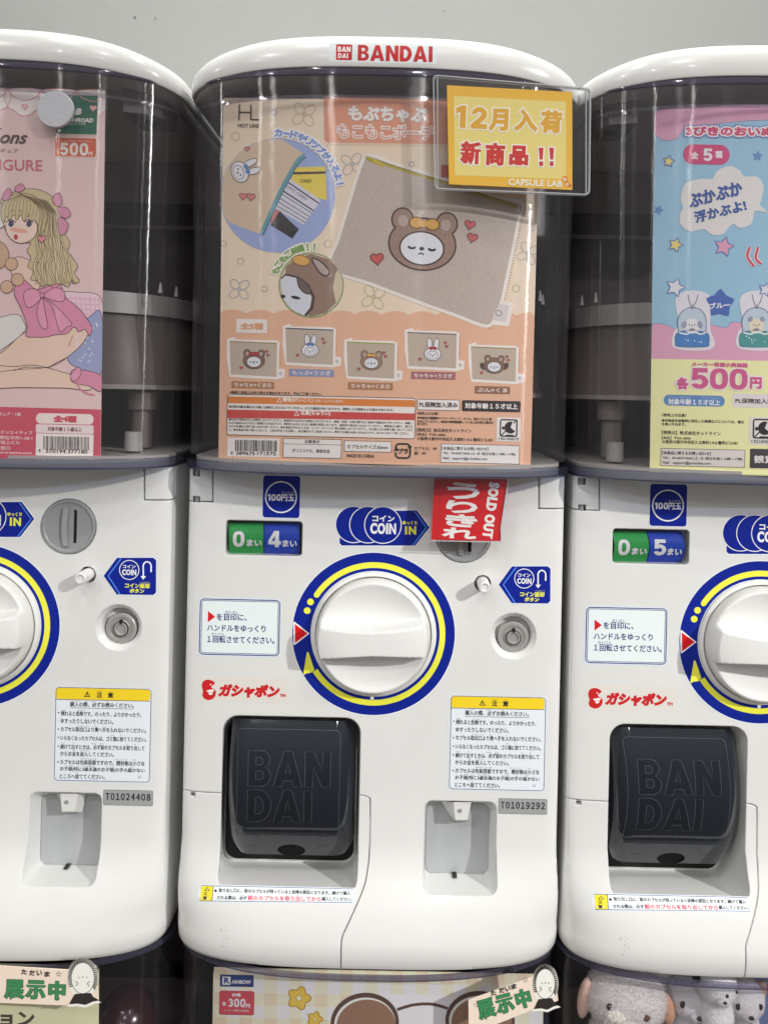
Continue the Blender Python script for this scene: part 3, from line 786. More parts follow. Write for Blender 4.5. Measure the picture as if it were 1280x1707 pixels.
for t, u, v, w in (('こうにゅう', 783, 1182.8, 16), ('さい', 802, 1183.3, 5), ('かなら', 814, 1183.6, 8), ('よ', 838, 1184, 2.4), ('たお', 764, 1198.2, 6), ('き けん', 794, 1198.8, 12), ('とりだしぐち', 796, 1224.8, 20), ('おく', 818, 1225, 5), ('て', 831.5, 1225.4, 2.4), ('い', 844, 1225.7, 2.4),
 ('ばこ', 846, 1239.6, 5), ('す', 859, 1240, 2.4), ('つづ', 763, 1252.8, 6), ('だ', 781, 1253, 2.4), ('かなら', 815, 1254, 8), ('まえ', 828, 1254.2, 6), ('と', 870, 1255, 2.4), ('だ', 883, 1255.4, 2.4), ('かね', 781, 1265, 5), ('とうにゅう', 800, 1265.3, 14), ('ほうそうようき', 806, 1279.3, 26), ('かいふうご', 860, 1280.3, 20), ('ちい', 882, 1280.8, 6),
 ('こ さま', 774, 1291, 12), ('とく', 788, 1291.2, 5), ('さいみまん', 806, 1291.6, 20), ('こ さま', 842, 1292, 12), ('て', 861, 1292.4, 2.4), ('とど', 877, 1292.8, 6), ('す', 787, 1302.6, 2.4)):
    ik.text(t, u, v, w, 2.3, (70, 74, 92), 2)
ik.text('U', 890, 1309.4, 3.6, 4, INKD, 2); sticker('caution_sticker', ik)

def serial(no):
    ik = Ink(); ik.rect(830.3, 1331.2, 911.6, 1357.2, (146, 148, 149), 0, True, 2.5); ik.frame(830.3, 1331.2, 911.6, 1357.2, .8, (112, 114, 116), .5, 2.5)
    if no: ik.text(no, 870.8, 1342.6, 74, 11.6, (34, 36, 40), 2, bold=.4, sp=.60)
    return sticker('serial_plate', ik)
serial('Ｔ０１０１９２９２')

ik = Ink()
def ex(u, v): return (u, v)
ik.poly([(331, 1474), (592.5, 1480), (590.5, 1507.5), (329.5, 1503.5)], (206, 212, 226), 0); ik.poly([(335.5, 1476.3), (589.5, 1481.8), (588, 1504.5), (333, 1501.6)], (216, 222, 238), .5)
ik.line([(335.5, 1476.3), (589.5, 1481.8), (588, 1504.5), (333, 1501.6)], .9, NAVY, 1, True)
ik.poly([(336.2, 1476.9), (355.8, 1477.4), (353.6, 1501.3), (333.6, 1501)], (232, 206, 52), 1.5); ik.line([(356.2, 1477), (353.8, 1501.6)], 1, NAVY, 2)
ik.poly([(345.6, 1478.5), (350.4, 1485), (340.6, 1484.8)], INKD, 2, [[(345.6, 1480.4), (348.6, 1484), (342.6, 1483.9)]]); ik.text('注', 343.2, 1489.4, 6.6, 6.2, INKD, 2, bold=.2); ik.text('意', 342, 1496.6, 6.6, 6.2, INKD, 2, bold=.2)
ik.circ(359.8, 1485, 2.2, INKD, 2, 0, 14)
ik.text('取り出し口に、前のカプセルが残っていると故障の原因となります。続けて購入', 474.5, 1486.6, 219, 6.4, INKD, 2, bold=.2, rot=1.35)
ik.text('される際は、必ず', 387, 1496.6, 50, 6.4, INKD, 2, bold=.2, rot=1.2); ik.text('前のカプセルを取り出してから', 474.4, 1497.6, 122, 8, (204, 36, 78), 2, bold=.25, rot=.9); ik.text('購入してください。', 561.6, 1498.8, 50, 6.4, INKD, 2, bold=.2, rot=1.0)
for t, u, v, w in (('と', 367, 1480.4, 2), ('だ', 380, 1480.6, 2), ('ぐち', 392, 1481, 5), ('まえ', 409.5, 1481, 5), ('のこ', 452, 1482, 5), ('こしょう', 495, 1482.8, 12), ('げんいん', 512, 1483, 12), ('つづ', 558, 1484, 5), ('こうにゅう', 577, 1484.4, 12), ('さい', 384, 1492, 4), ('かなら', 404, 1492.2, 8), ('まえ', 418, 1492.2, 6), ('と', 480, 1492.6, 3), ('だ', 497, 1492.8, 3), ('こうにゅう', 543, 1494, 10)):
    ik.text(t, u, v, w, 2, (70, 74, 92), 2)
sticker('outlet_sticker', ik, root, 5)
# scuffs and grime on the chin
ik = Ink(1, .6)
rs = random.Random(3)
for u, v, n_, sp in ((374, 1550, 7, 6), (376, 1562, 6, 5), (374, 1574, 5, 4), (405, 1573, 1, 2), (621, 1533, 2, 2), (576, 1466, 6, 8), (437, 1526, 1, 1), (655, 1557, 1, 1)):
    for _ in range(n_):
        a, b = u + rs.uniform(-sp, sp), v + rs.uniform(-4, 4); l = rs.uniform(.6, 2.2); t = rs.uniform(0, 6.3)
        ik.line([(a, b), (a + l * math.cos(t), b + l * math.sin(t))], rs.uniform(.35, .8), (120, 112, 104), 1)
join(body, sticker('scuff_marks', ik))

# ---------------- cap, clear case and what is inside it
def cap_mesh(x0):
    m = MB(); rg = []
    for z, W, y0, b, dr in ((.2515, .158, -.0430, .058, .010), (.2515, .1616, -.0462, .060, .010), (.2535, .1624, -.0470, .060, .010), (.262, .1624, -.0470, .060, .012), (.2692, .1618, -.0464, .060, .0145), (.2742, .1600, -.0446, .060, .0165), (.2772, .1566, -.0412, .0595, .018), (.2788, .1510, -.0356, .059, .018), (.2794, .143, -.028, .058, .017)):
        rg.append([(x, y, z - dr * (abs(x - x0) / W) ** 4) for x, y in outline(W, y0, b, 2.5, .26, 121, x0)])
    m.loft(rg); return m
cm = cap_mesh(X0); on_cap = ray_mapper(cm.v, cm.f)
cap = cm.build('top_cap', WHITE, root, ORG)
def case_parts(root_, x0, dz, org, mat, lower):
    def shell(name, lv, mt, n=2.5, lid0=False, lid1=False, parent=root_, yb=.255):
        m = MB(); rg = [[(x, y, z + dz) for x, y in outline(W, y0, b, n, yb, 121, x0)] for z, W, y0, b in lv]
        m.loft(rg, lid0, lid1); return m.build(name, mt, parent, org)
    cs = shell('clear_case', [(-.054, .1578, -.0440, .060)] + [(-.054 + .305 * t, .1578 + .0022 * t, -.0440 - .001 * t, .060) for t in (.15, .3, .45, .6, .75, .9, 1)], mat)
    lo_ = .2465 if lower else .2455
    shell('case_collar', [(lo_, .1606, -.0448, .060), (lo_, .1622, -.0462, .060), (lo_ + .0015, .1626, -.0464, .060), (.2516, .1614, -.0452, .060)], RIMD)
    if not lower: shell('inner_lip', [(.2290, .1588, -.0425, .060), (.2290, .1560, -.0395, .060), (.2310, .1560, -.0395, .060), (.2310, .1588, -.0425, .060), (.2290, .1588, -.0425, .060)], LIP)
    shell('case_rim', [(-.0575, .1574, -.0442, .060), (-.0580, .1600, -.0470, .060), (-.0650, .1602, -.0472, .060), (-.0658, .1594, -.0466, .060), (-.0658, .1400, -.020, .05)], RIMD if lower else RIM)
    if not lower:
        shell('case_floor', [(-.0655, .1540, -.036, .056), (-.0560, .1540, -.036, .056)], RINGW, 2.5, True, True)
    shell('hopper_ring', [(.083, .1405, .010, .105), (.083, .1440, .006, .106), (.0645, .1455, .0045, .106), (.0645, .1420, .008, .105), (.083, .1405, .010, .105)], RINGW, 2.2, yb=.19)
    shell('hopper_bowl', [(.066, .1415, .009, .104), (.045, .1455, .006, .104), (.020, .1490, .002, .104), (.0, .1515, .0, .104)], BOWL, 2.2, yb=.19)
    shell('hopper_base', [(-.002, .1525, -.001, .104), (.002, .1525, -.001, .104)], pmat('hopper_base_grey', (.33, .30, .28), .4), 2.2, True, True, yb=.19)
    m = MB(); m.box((x0 - .152, .200, -.055 + dz), (x0 + .152, .204, .250 + dz), 0); m.box((x0 - .151, .192, -.054 + dz), (x0 + .151, .1995, .199 + dz), 1); m.box((x0 - .15, .186, .170 + dz), (x0 + .15, .1915, .1745 + dz), 0)
    m.build('back_panel', [BACKP, BACKD], root_, org, smooth=False)
    if lower: return cs
    for sgn in (-1, 1):
        m = MB(); cx = x0 + sgn * .1195
        m.lathe([(.0075, -.054 + dz), (.0072, -.0380 + dz)], (cx + sgn * .002, .012), 20, axis='Z'); m.build('post', RINGW, root_, org)
        m = MB(); m.lathe([(.0092, -.054 + dz), (.0090, -.020 + dz), (.0125, -.020 + dz), (.0125, -.004 + dz)], (cx - sgn * .006, .055), 24, axis='Z'); m.build('column', TAN, root_, org)
        m = MB(); b0 = x0 + sgn * .112; b1 = x0 + sgn * .1425
        m.loft([[(b0, -.002, z + dz), (b1 - sgn * .008, .004, z + dz), (b1, .018, z + dz), (b1, .045, z + dz), (b0, .045, z + dz)] for z in (.2285, .2305, .2505)]); br = m.build('cap_bracket', BRACK, root_, org)
        m = MB(); m.lathe([(.0052, .2284 + dz), (.0050, .2266 + dz), (.0030, .2262 + dz), (.0026, .2278 + dz)], (x0 + sgn * .128, .022), 20, axis='Z'); m.build('screw', DARKP, br, org)
        for dx, dy in ((.1435, .05), (.137, .026)):
            m = MB(); q0 = Vector((x0 + sgn * dx, dy, .082 + dz)); m.loft([[q0 + Vector((a, b, 0)) for a, b in ((-.0016, -.0014), (.0016, -.0014), (.0016, .0014), (-.0016, .0014))], [q0 + Vector((a * .3, b * .3, .009)) for a, b in ((-.0016, -.0014), (.0016, -.0014), (.0016, .0014), (-.0016, .0014))]]); m.build('ring_peg', RINGW, root_, org)
    return cs
case_parts(root, X0, 0, ORG, CASE, False)
tag(root, 'white capsule machine with the red maker logo on its cap, between two others', 'capsule machine', 'upper row of capsule machines')

# ---------------- the two neighbours: copies, each with its own number plate and counter
def kids(o): return [c for c in bpy.data.objects if c.parent == o]
def copy_tree(o, parent=None, skip=()):
    c = o.copy(); COL.objects.link(c)
    if parent is not None: c.parent = parent
    for ch in kids(o):
        if ch not in skip: copy_tree(ch, c, skip)
    return c
DXL, DXR = -.3289, .3221
left = copy_tree(root); left.location.x += DXL
right = copy_tree(root); right.location.x += DXR
tag(left, 'white capsule machine with a pink poster, left of the logo cap machine', 'capsule machine')
tag(right, 'white capsule machine with a sky blue poster, right of the logo cap machine', 'capsule machine')
def swap(r, nm, new):
    for ch in kids(r):
        if ch.name.split('.')[0] == nm:
            if new is None: bpy.data.objects.remove(ch)
            else: ch.data = new.data
            return
sp = serial('Ｔ０１０２４４０８'); swap(left, 'serial_plate', sp); bpy.data.objects.remove(sp)
sp = serial(''); swap(right, 'serial_plate', sp); bpy.data.objects.remove(sp)
# right counter reads 5
tmp = empty('tmp', ORG); d5 = counter(tmp, '5')
dr = [ch for ch in kids(right) if ch.name.startswith('counter_drum')]
dr.sort(key=lambda o: sum((Vector(c) for c in o.bound_box), Vector()).x)
dr[1].data = d5.data
for ch in kids(tmp): bpy.data.objects.remove(ch)
bpy.data.objects.remove(tmp)
for ch in kids(right):
    if ch.name.startswith('dial_knob'): ch.rotation_euler.y = R(5)

# the maker's sign on the middle cap
ik = Ink()
ik.rect(549, 72.5, 728, 104.5, (206, 214, 216), 0, True); RL = (178, 22, 30)
ik.rect(560.3, 74.2, 587, 100.3, RL, 1, True, 1.5)
for w_, cu_, cv_, ww, hh in (('BAN', 573.8, 82.2, 21, 8.6), ('DAI', 572, 93, 16.6, 8.2)):
    for loops in logo_word(w_, cu_, cv_, ww, hh): ik.poly(loops[0], (226, 220, 218), 2, loops[1:])
for loops in logo_word('BANDAI', 658.6, 89.3, 124.5, 26.5): ik.poly(loops[0], RL, 1, loops[1:])
ik.build('logo_sticker', on_cap, cap, ORG, 6e-5, 9, 8e-5, 6)

# lower row: same machine, tinted case, its lid hidden under the chin above
LZ = -.7185
LOW = []
for x0, lab in ((X0, 'tinted case machine under the middle one, with a gingham poster inside'), (X0 + DXL, 'tinted case machine under the left one, with a pale yellow poster inside'), (X0 + DXR, 'tinted case machine under the right one, full of plush dogs')):
    og = Vector((x0, 0, ZB + LZ)); r = empty('capsule_machine', og); LOW.append(r)
    b = body.copy(); COL.objects.link(b); b.parent = r
    case_parts(r, x0, LZ, og, CASE_LOW, True)
    r.location.y = .021                            # stands a little further back than the row above
    tag(r, lab, 'capsule machine', 'lower row of capsule machines')
# ------------------------------------------------------------------ wall behind
wallm = pmat('painted_wall', (.50, .51, .495), .75, bump=.15, bscale=90, noise=.03, nscale=5)
m = MB(); m.box((-2.6, .38, -1.6), (2.6, .48, 1.7))
for u, v, r in ((225, 28, .0016), (259, 29, .0010), (740, 18, .0008)):
    c = Q(u, v, .379); m.lathe([(r, .3806), (r * .8, .3792), (r * .1, .3790)], (c.x, c.z), 10, 1)
w = m.build('wall', [wallm, pmat('wall_chip', (.22, .22, .21), .8)], None, smooth=False); w['kind'] = 'structure'
m = MB(); m.box((-1.6, .272, -1.25), (1.6, .33, .19)); cb = m.build('display_board', pmat('dark_board', (.05, .042, .04), .5, noise=.2, nscale=6), None, smooth=False)
tag(cb, 'dark board standing behind the row of machines against the wall', 'board')

# ------------------------------------------------------------------ posters
PK = .90
PC = 1.5
def bow_map(x0, y0=-.0375, c=PC):
    return lambda u, v, off: on_bow(u, v, x0, y0 - off, c)
def sheet(name, ik, x0, corners, col, label, cat='poster', y0=-.0375, c=PC, back=(200, 198, 194), group=None, cut=14):
    mp = bow_map(x0, y0, c)
    # paper: a thin card with thickness
    (ua, va), (ub, vb), (uc, vc), (ud, vd) = corners
    n = 28; F_, B_ = [], []
    m = MB(); rings = []
    for i in range(n + 1):
        t = i / n
        T = (ua + (ub - ua) * t, va + (vb - va) * t); Bm = (ud + (uc - ud) * t, vd + (vc - vd) * t)
        p, q = mp(*T, 0), mp(*Bm, 0); o = Vector((0, .0006, 0))
        rings.append([p, p + o, q + o, q])
    m.loft(rings)
    ik.clip = [((ua, va), tuple(Vector((vd - va, -(ud - ua))).normalized() * -1)), ((ub, vb), tuple(Vector((vc - vb, -(uc - ub))).normalized()))]
    org = (mp((ua + ub) / 2, (vd + vc) / 2, 0))
    ob = m.build(name, ik.m(col), None, org, smooth=False); ob.location = org
    pr = ik.build('print', mp, None, org, 1.0e-4, cut, 3e-5)
    # one mesh: join the print into the sheet
    join(ob, pr)
    tag(ob, label, cat, group); return ob
WHT = (222, 214, 206); OUTL = (92, 76, 70)
def heart(ik, u, v, s_, c, ol=None, rot=0, L=4):
    P = []
    for k in range(28):
        t = 2 * math.pi * k / 28; x = 16 * math.sin(t) ** 3; y = -(13 * math.cos(t) - 5 * math.cos(2 * t) - 2 * math.cos(3 * t) - math.cos(4 * t))
        x, y = x * s_ / 16, y * s_ / 16; a = R(rot); P.append((u + x * math.cos(a) - y * math.sin(a), v + x * math.sin(a) + y * math.cos(a)))
    ik.poly(P, c, L)
    if ol: ik.line(P, max(.5, s_ * .16), ol, L + .5, True)
def flower(ik, u, v, s_, c, w=1.4, rot=0):
    for k in range(4):
        a = R(rot + 45 + 90 * k); ik.ell(u + s_ * .62 * math.cos(a), v + s_ * .62 * math.sin(a), s_ * .55, s_ * .40, c, 1.2 + .1 * k, math.degrees(a), 24, w)
    ik.circ(u, v, s_ * .22, c, 1.7, w * .8, 16)
def barcode(ik, u0, v0, u1, v1, seed, tilt=.02):
    rr = random.Random(seed); u = u0
    while u < u1 - 1:
        w_ = rr.choice((.55, .55, 1.0, 1.5)); ik.rect(u, v0 + (u - u0) * tilt, u + w_, v1 + (u - u0) * tilt, (40, 38, 40), 4, False); u += w_ + rr.choice((.6, .8, 1.2, 1.6))
def teddy(ik, u, v, s_, brown, bow, L=4, rot=3, face=(214, 216, 220)):         # a plain embroidered bear
    dk = (74, 54, 50); c_, n_ = math.cos(R(rot)), math.sin(R(rot))
    def at(x, y): return (u + s_ * (x * c_ - y * n_), v + s_ * (x * n_ + y * c_))
    for sx_ in (-1, 1):
        ik.ell(*at(sx_ * .66, -.62), .34 * s_, .36 * s_, dk, L); ik.ell(*at(sx_ * .66, -.62), .29 * s_, .31 * s_, brown, L + .6); ik.ell(*at(sx_ * .64, -.58), .15 * s_, .17 * s_, (176, 158, 150), L + 1.2)
    ik.ell(*at(0, .05), 1.02 * s_, .80 * s_, dk, L + .3, rot, 56); ik.ell(*at(0, .05), .97 * s_, .75 * s_, brown, L + .9, rot, 56)
    ik.ell(*at(0, .18), .68 * s_, .52 * s_, dk, L + 1.5, rot, 48); ik.ell(*at(0, .18), .63 * s_, .47 * s_, face, L + 2.1, rot, 48)
    for sx_ in (-1, 1):
        p = [at(sx_ * .30 + k * .055, .16 + .05 * (1 - (k / 2) ** 2)) for k in (-2, -1, 0, 1, 2)]; ik.line(p, .07 * s_, (36, 32, 38), L + 2.6)
    ik.ell(*at(0, .19), .075 * s_, .06 * s_, (36, 32, 38), L + 2.6); ik.line([at(-.08, .36), at(0, .32), at(.08, .36)], .05 * s_, (36, 32, 38), L + 2.7)
    if bow:
        for sx_ in (-1, 1): ik.ell(*at(sx_ * .24, -.56), .23 * s_, .19 * s_, (120, 84, 40) if bow[0] > 190 else dk, L + 2.2, rot); ik.ell(*at(sx_ * .24, -.56), .185 * s_, .15 * s_, bow, L + 2.8, rot)
        ik.circ(*at(0, -.56), .11 * s_, bow, L + 3.2, 0, 20)
def rabbit(ik, u, v, s_, bow, L=4, rot=2):
    dk = (62, 54, 66); wh = (220, 220, 224); c_, n_ = math.cos(R(rot)), math.sin(R(rot))
    def at(x, y): return (u + s_ * (x * c_ - y * n_), v + s_ * (x * n_ + y * c_))
    for sx_ in (-1, 1): ik.ell(*at(sx_ * .36, -1.02), .30 * s_, .66 * s_, dk, L, rot + sx_ * 5); ik.ell(*at(sx_ * .36, -1.02), .24 * s_, .60 * s_, wh, L + .6, rot + sx_ * 5)
    ik.ell(*at(0, .05), .92 * s_, .74 * s_, dk, L + .3, rot); ik.ell(*at(0, .05), .86 * s_, .68 * s_, wh, L + .9, rot); ik.ell(*at(0, .16), .64 * s_, .47 * s_, (150, 142, 150), L + 1.4, rot, 40, .07 * s_)
    for sx_ in (-1, 1): ik.circ(*at(sx_ * .26, .10), .07 * s_, (40, 36, 42), L + 1.8, 0, 12)
    ik.circ(*at(0, .2), .06 * s_, (40, 36, 42), L + 1.8, 0, 12); ik.line([at(-.08, .34), at(0, .3), at(.08, .34)], .05 * s_, (40, 36, 42), L + 1.8)
    for sx_ in (-1, 1): ik.ell(*at(sx_ * .22, -.58), .22 * s_, .18 * s_, bow, L + 2, rot)
    ik.circ(*at(0, -.58), .1 * s_, bow, L + 2.3, 0, 16)
def ring_text(ik, t, u, v, r, a0, a1, h, c, out, ow, bold, L=5):
    n = len(t)
    for i, ch in enumerate(t):
        a = a0 + (a1 - a0) * (i + .5) / n
        hh = h * (.75 if ch in 'ーっ' else 1)
        if ch == 'ー': ik.text(ch, u + r * math.cos(R(a)), v + r * math.sin(R(a)), h * .8, h * .16, c, L, bold, out, ow, rot=a + 90)
        else: ik.text(ch, u + r * math.cos(R(a)), v + r * math.sin(R(a)), None if ch in '!' else hh, hh, c, L, bold, out, ow, rot=a + 90)
def nomouth(ik, u0, v0, u1, v1, L=3, txt=True):
    w_ = u1 - u0; ik.rect(u0, v0, u1, v1, (224, 220, 214), L, True, 2); cx, cy = (u0 + u1) / 2, v0 + w_ * .44
    k = (34, 32, 34); ik.frame(cx - w_ * .37, cy - w_ * .37, cx + w_ * .37, cy + w_ * .37, w_ * .055, k, L + 1, w_ * .1)
    ik.arc(cx + w_ * .08, cy - .02 * w_, .0, w_ * .25, 40, 320 - 30, k, L + 1.2, 30); ik.rect(cx - w_ * .28, cy - w_ * .06, cx - w_ * .17, cy + w_ * .06, k, L + 1.4)
    ik.line([(cx - w_ * .33, cy + w_ * .33), (cx - w_ * .1, cy + w_ * .1)], w_ * .045, k, L + 1.3); ik.line([(cx + w_ * .2, cy - w_ * .2), (cx + w_ * .35, cy - w_ * .35)], w_ * .045, k, L + 1.3)
    ik.rect(cx - w_ * .12, cy + w_ * .28, cx + w_ * .2, cy + w_ * .315, k, L + 1.4)
    if txt: ik.text('くちにいれないで!', cx, v1 - w_ * .11, w_ * .86, w_ * .13, k, L + 1, bold=.2)

# ---- middle poster: beige pouches
ik = Ink(PK)
CREAM = (227, 209, 184); ORNG = (220, 174, 144); SAL = (214, 148, 118); BEI = (184, 171, 159); TK = (44, 38, 38)
# lower zone with scalloped top
sc = [(366.2, 524)]
for i in range(12):
    uc = 366 + 45.0 * (i + .5)
    for k in range(1, 8): a = math.pi * (1 - k / 8); sc.append((uc + 22.5 * math.cos(a), 525 + i * .4 - 9 * math.sin(a)))
sc = [p for p in sc if p[0] < 890.5] + [(890.8, 527)]
ik.poly(sc + [(884.2, 780), (364.3, 766.6)], ORNG, .4)
# hatched shadow line and title block
ik.poly([(539.5, 161.5), (899.5, 168.2), (897.6, 243), (545, 237.5), (540.6, 233)], SAL, .5)
for k in range(70):
    u = 545 + k * 5; v = 239 + k * .085; ik.line([(u, v + 3.2), (u + 4, v)], 1.1, (196, 160, 122), .6)
ik.text('もぷちゃぷ', 646, 190.5, 131, 25, (232, 226, 220), 3, bold=1.2, out=(196, 172, 160), ow=.8)
ik.text('もこもこポーチ', 642.5, 219.5, 159, 23.5, SAL, 3, bold=.2, out=(236, 228, 222), ow=1.8)
ik.rect(735, 275, 748, 296, (186, 60, 66), 3, True, 2)
# maker mark
for a in (((399.3, 174), (398.6, 200)), ((398.8, 187), (418, 187.5)), ((418.6, 174.4), (418.2, 200)), ((417.4, 199.2), (431.8, 199.6))): ik.line(a, 2.2, TK, 3)
ik.text('HOT LINE', 414.5, 209.4, 35, 6.4, TK, 3, bold=.15)
for u, v, s_, rt, cc in ((507, 190.5, 20, 8, (196, 178, 142)), (587, 273.5, 19, -8, (170, 172, 170)), (399, 482, 18, 4, (170, 172, 176)), (623, 495, 20, 10, (190, 184, 140)), (880, 422, 18, 20, (176, 172, 166)), (447, 505, 0, 0, 0)):
    if s_: flower(ik, u, v, s_, cc, 1.5, rt)
for u, v, r, cc in ((457, 187.5, 5.5, (162, 166, 180)), (393, 227.5, 7.5, (200, 176, 144)), (547, 406, 7, (192, 176, 140)), (401.5, 435, 6, (200, 176, 144)), (441, 481.5, 5.5, (176, 170, 160)), (860, 481, 6.5, (186, 180, 130)), (885.5, 381, 5, (176, 172, 166)), (373, 406, 5.5, (200, 176, 144)), (686, 274, 5, (150, 152, 160))): ik.circ(u, v, r, cc, 1.2, 1.5, 24)
# round inset: a pouch with cards sticking out
import itertools
def clipc(pts, u, v, r):                          # keep inside a circle
    out = []
    for p in pts:
        d = math.hypot(p[0] - u, p[1] - v); out.append(p if d <= r else (u + (p[0] - u) * r / d, v + (p[1] - v) * r / d))
    return out
BLU = (150, 166, 208); cu, cv, cr_ = 463, 325.5, 95.5
ik.circ(cu, cv, cr_, BLU, 1.6, 0, 90)
ik.poly(clipc([(424, 229), (440, 227), (470, 232), (507, 257), (494, 277), (481, 294), (462, 330), (436, 391), (400, 378), (380, 369), (371, 352), (369, 320), (372, 290), (385, 265), (400, 247)], cu, cv, cr_), (206, 184, 158), 2)
ik.poly([(491, 279), (542, 277.5), (545, 334), (530, 330), (484, 305)], (222, 200, 84), 2.2); ik.line([(486, 289), (542.5, 287.5)], 4, (70, 60, 50), 2.6); ik.text('CARD', 510, 301.5, 19, 5.6, TK, 3, bold=.15); 
ik.poly([(480.5, 296), (535, 334), (506, 375), (456, 346)], (204, 204, 216), 2.8)
for t in (.12, .42, .52, .66, .78, .9): ik.line([(480.5 - 24.5 * t, 296 + 50 * t), (535 - 29 * t, 334 + 41 * t)], 2.2 if t in (.12, .42) else 1.1, (66, 60, 72), 3.2)
ik.text('POINT CARD', 493, 320, 44, 4.6, (90, 84, 90), 3.4, rot=34)
ik.poly([(457, 349), (469, 352), (463, 372), (450, 372)], (186, 110, 112), 3); ik.poly([(466, 352), (498, 382), (487.5, 397.5), (451.5, 375.5)], (52, 48, 50), 3.3); ik.poly([(487, 385), (498, 382), (487.5, 397.5), (478, 391.5)], (34, 32, 34), 3.6)
ik.curve([(508, 259), (497, 268), (482, 293), (463, 330), (436, 391)], 7.5, (96, 152, 164), 3.8); ik.curve([(510, 262), (499, 271), (484, 296), (465, 333), (439, 391)], 1.5, (62, 104, 116), 4.2)
rabbit(ik, 401, 286, 20, (86, 130, 186), 4, 68)
for u, v, s_ in ((405.5, 327, 6.5), (418.5, 328, 7), (412, 248, 4.5)): heart(ik, u, v, s_, (206, 130, 130), (120, 70, 74), 5)
ring_text(ik, 'カードやリップが入るよ!', cu, cv + 2, 106, -93, -8, 13.5, (120, 142, 200), (234, 232, 236), 2.3, .9)
# green magnifier
GRN = (118, 152, 84); gu, gv, gr = 519, 475.5, 54
ik.circ(gu, gv, gr, GRN, 2, 0, 80); ik.circ(gu, gv, gr - 1.8, (206, 192, 164), 2.4, 0, 80)
BRN = (142, 116, 100)
ik.poly(clipc([(470, 440), (490, 424), (519, 420), (550, 430), (565, 446), (558, 460), (555, 480), (560, 505), (545, 525), (520, 535), (495, 530), (467, 500)], gu, gv, gr - 1.8), BRN, 2.8)
ik.poly(clipc([(462, 462), (476, 456), (495, 460), (515, 474), (525, 495), (522, 515), (510, 528), (480, 528), (465, 505)], gu, gv, gr - 2), (72, 54, 50), 3.2); ik.poly(clipc([(460, 466), (476, 459.5), (493, 463), (511, 476), (520, 496), (517, 513), (506, 527), (478, 527), (463, 505)], gu, gv, gr - 2), (206, 210, 218), 3.6)
ik.blob([(496, 463), (506, 468), (518, 482), (516, 490), (506, 487), (498, 477)], (104, 90, 80), 4, 5, (66, 52, 48), 1.6)
ik.ell(493, 496, 8, 2.6, (44, 38, 40), 4.4, 12); ik.ell(472, 494, 4, 3, (44, 38, 40), 4.4, 12); ik.blob([(520, 431), (535, 436), (549, 452), (543, 460), (531, 452)], (172, 156, 148), 4, 5, (72, 54, 50), 2.4); ik.ell(502, 434, 15, 9, (212, 164, 84), 4.4, 12); ik.ell(502, 434, 15, 9, (150, 104, 48), 4.6, 12, 30, 1.4)
ring_text(ik, 'もこもこ刺繍!!', gu, gv, 64, -163, -80, 12.5, GRN, (232, 232, 214), 2.0, .8)
# big pouch
pou = [(609, 266), (622, 262.5), (650, 273), (700, 289), (760, 307), (820, 328), (868, 341), (862, 366), (851, 420), (841, 468), (833, 503), (824, 520), (812, 541), (760, 523), (690, 498), (620, 471), (553, 446), (566, 400), (584, 340), (598, 294)]
hs = [(p[0] + 9, p[1] + 7) for p in pou]
for i in range(5, 16):
    a, b = pou[i], pou[i + 1]; L_ = math.hypot(b[0] - a[0], b[1] - a[1]); n_ = int(L_ / 4.6)
    for k in range(n_): t = k / n_; u, v = a[0] + (b[0] - a[0]) * t, a[1] + (b[1] - a[1]) * t; ik.line([(u + 1, v + 4), (u + 8, v + 5.5 if i < 12 else v + 8)], 1.5, (188, 148, 118), 1.4)
cx_, cy_ = 715, 400
def grow(pts, d): 
    o = []
    for i, p in enumerate(pts):
        a, b = Vector(pts[i - 1]), Vector(pts[(i + 1) % len(pts)]); t = (b - a).normalized(); q = Vector((t.y, -t.x)); o.append((p[0] + q.x * d, p[1] + q.y * d))
    return o
ik.poly(spline(grow(pou, 5.5), 5, True), (228, 222, 212), 2); ik.poly([(822, 500), (856, 505), (848, 544), (806, 540)], (228, 222, 212), 2.1)
ik.poly(spline(pou, 5, True), BEI, 2.6); ik.poly([(826, 506), (849, 509), (843, 537), (819, 533)], (206, 200, 196), 2.4); 
ik.ell(831, 522, 6, 5, (96, 88, 88), 3, 20, 20, 1)
rw = random.Random(5)
for _ in range(1700):                                # woven slub of the cloth
    a, b = rw.random(), rw.random(); p0 = (609 + (866 - 609) * a, 270 + (343 - 270) * a); p1 = (556 + (812 - 556) * a, 446 + (540 - 446) * a); u = p0[0] + (p1[0] - p0[0]) * b; v = p0[1] + (p1[1] - p0[1]) * b + 3
    l = rw.uniform(1.5, 5); hz = rw.random() < .5; cc = (168, 157, 148) if rw.random() < .55 else (196, 186, 177)
    if b > .97 or b < .05 or a > .96: continue
    ik.line([(u, v), (u + (l if hz else -.2 * l), v + (.3 * l if hz else l))], .8, cc, 3)
ik.curve([(612, 264), (650, 276), (700, 292), (760, 310), (820, 331), (862, 346)], 5.5, (176, 160, 58), 3.6); ik.curve([(612, 262), (650, 274), (700, 290), (760, 308), (820, 329), (862, 344)], 1.3, (122, 110, 44), 4); ik.curve([(612, 263), (622, 268), (632, 272), (640, 277)], 6.5, (188, 170, 50), 4.2); ik.ell(615, 264, 7, 2.8, (120, 108, 40), 4.6, 22, 20, 1)
teddy(ik, 704, 404, 56, (150, 124, 110), (206, 160, 82), 4, 6)
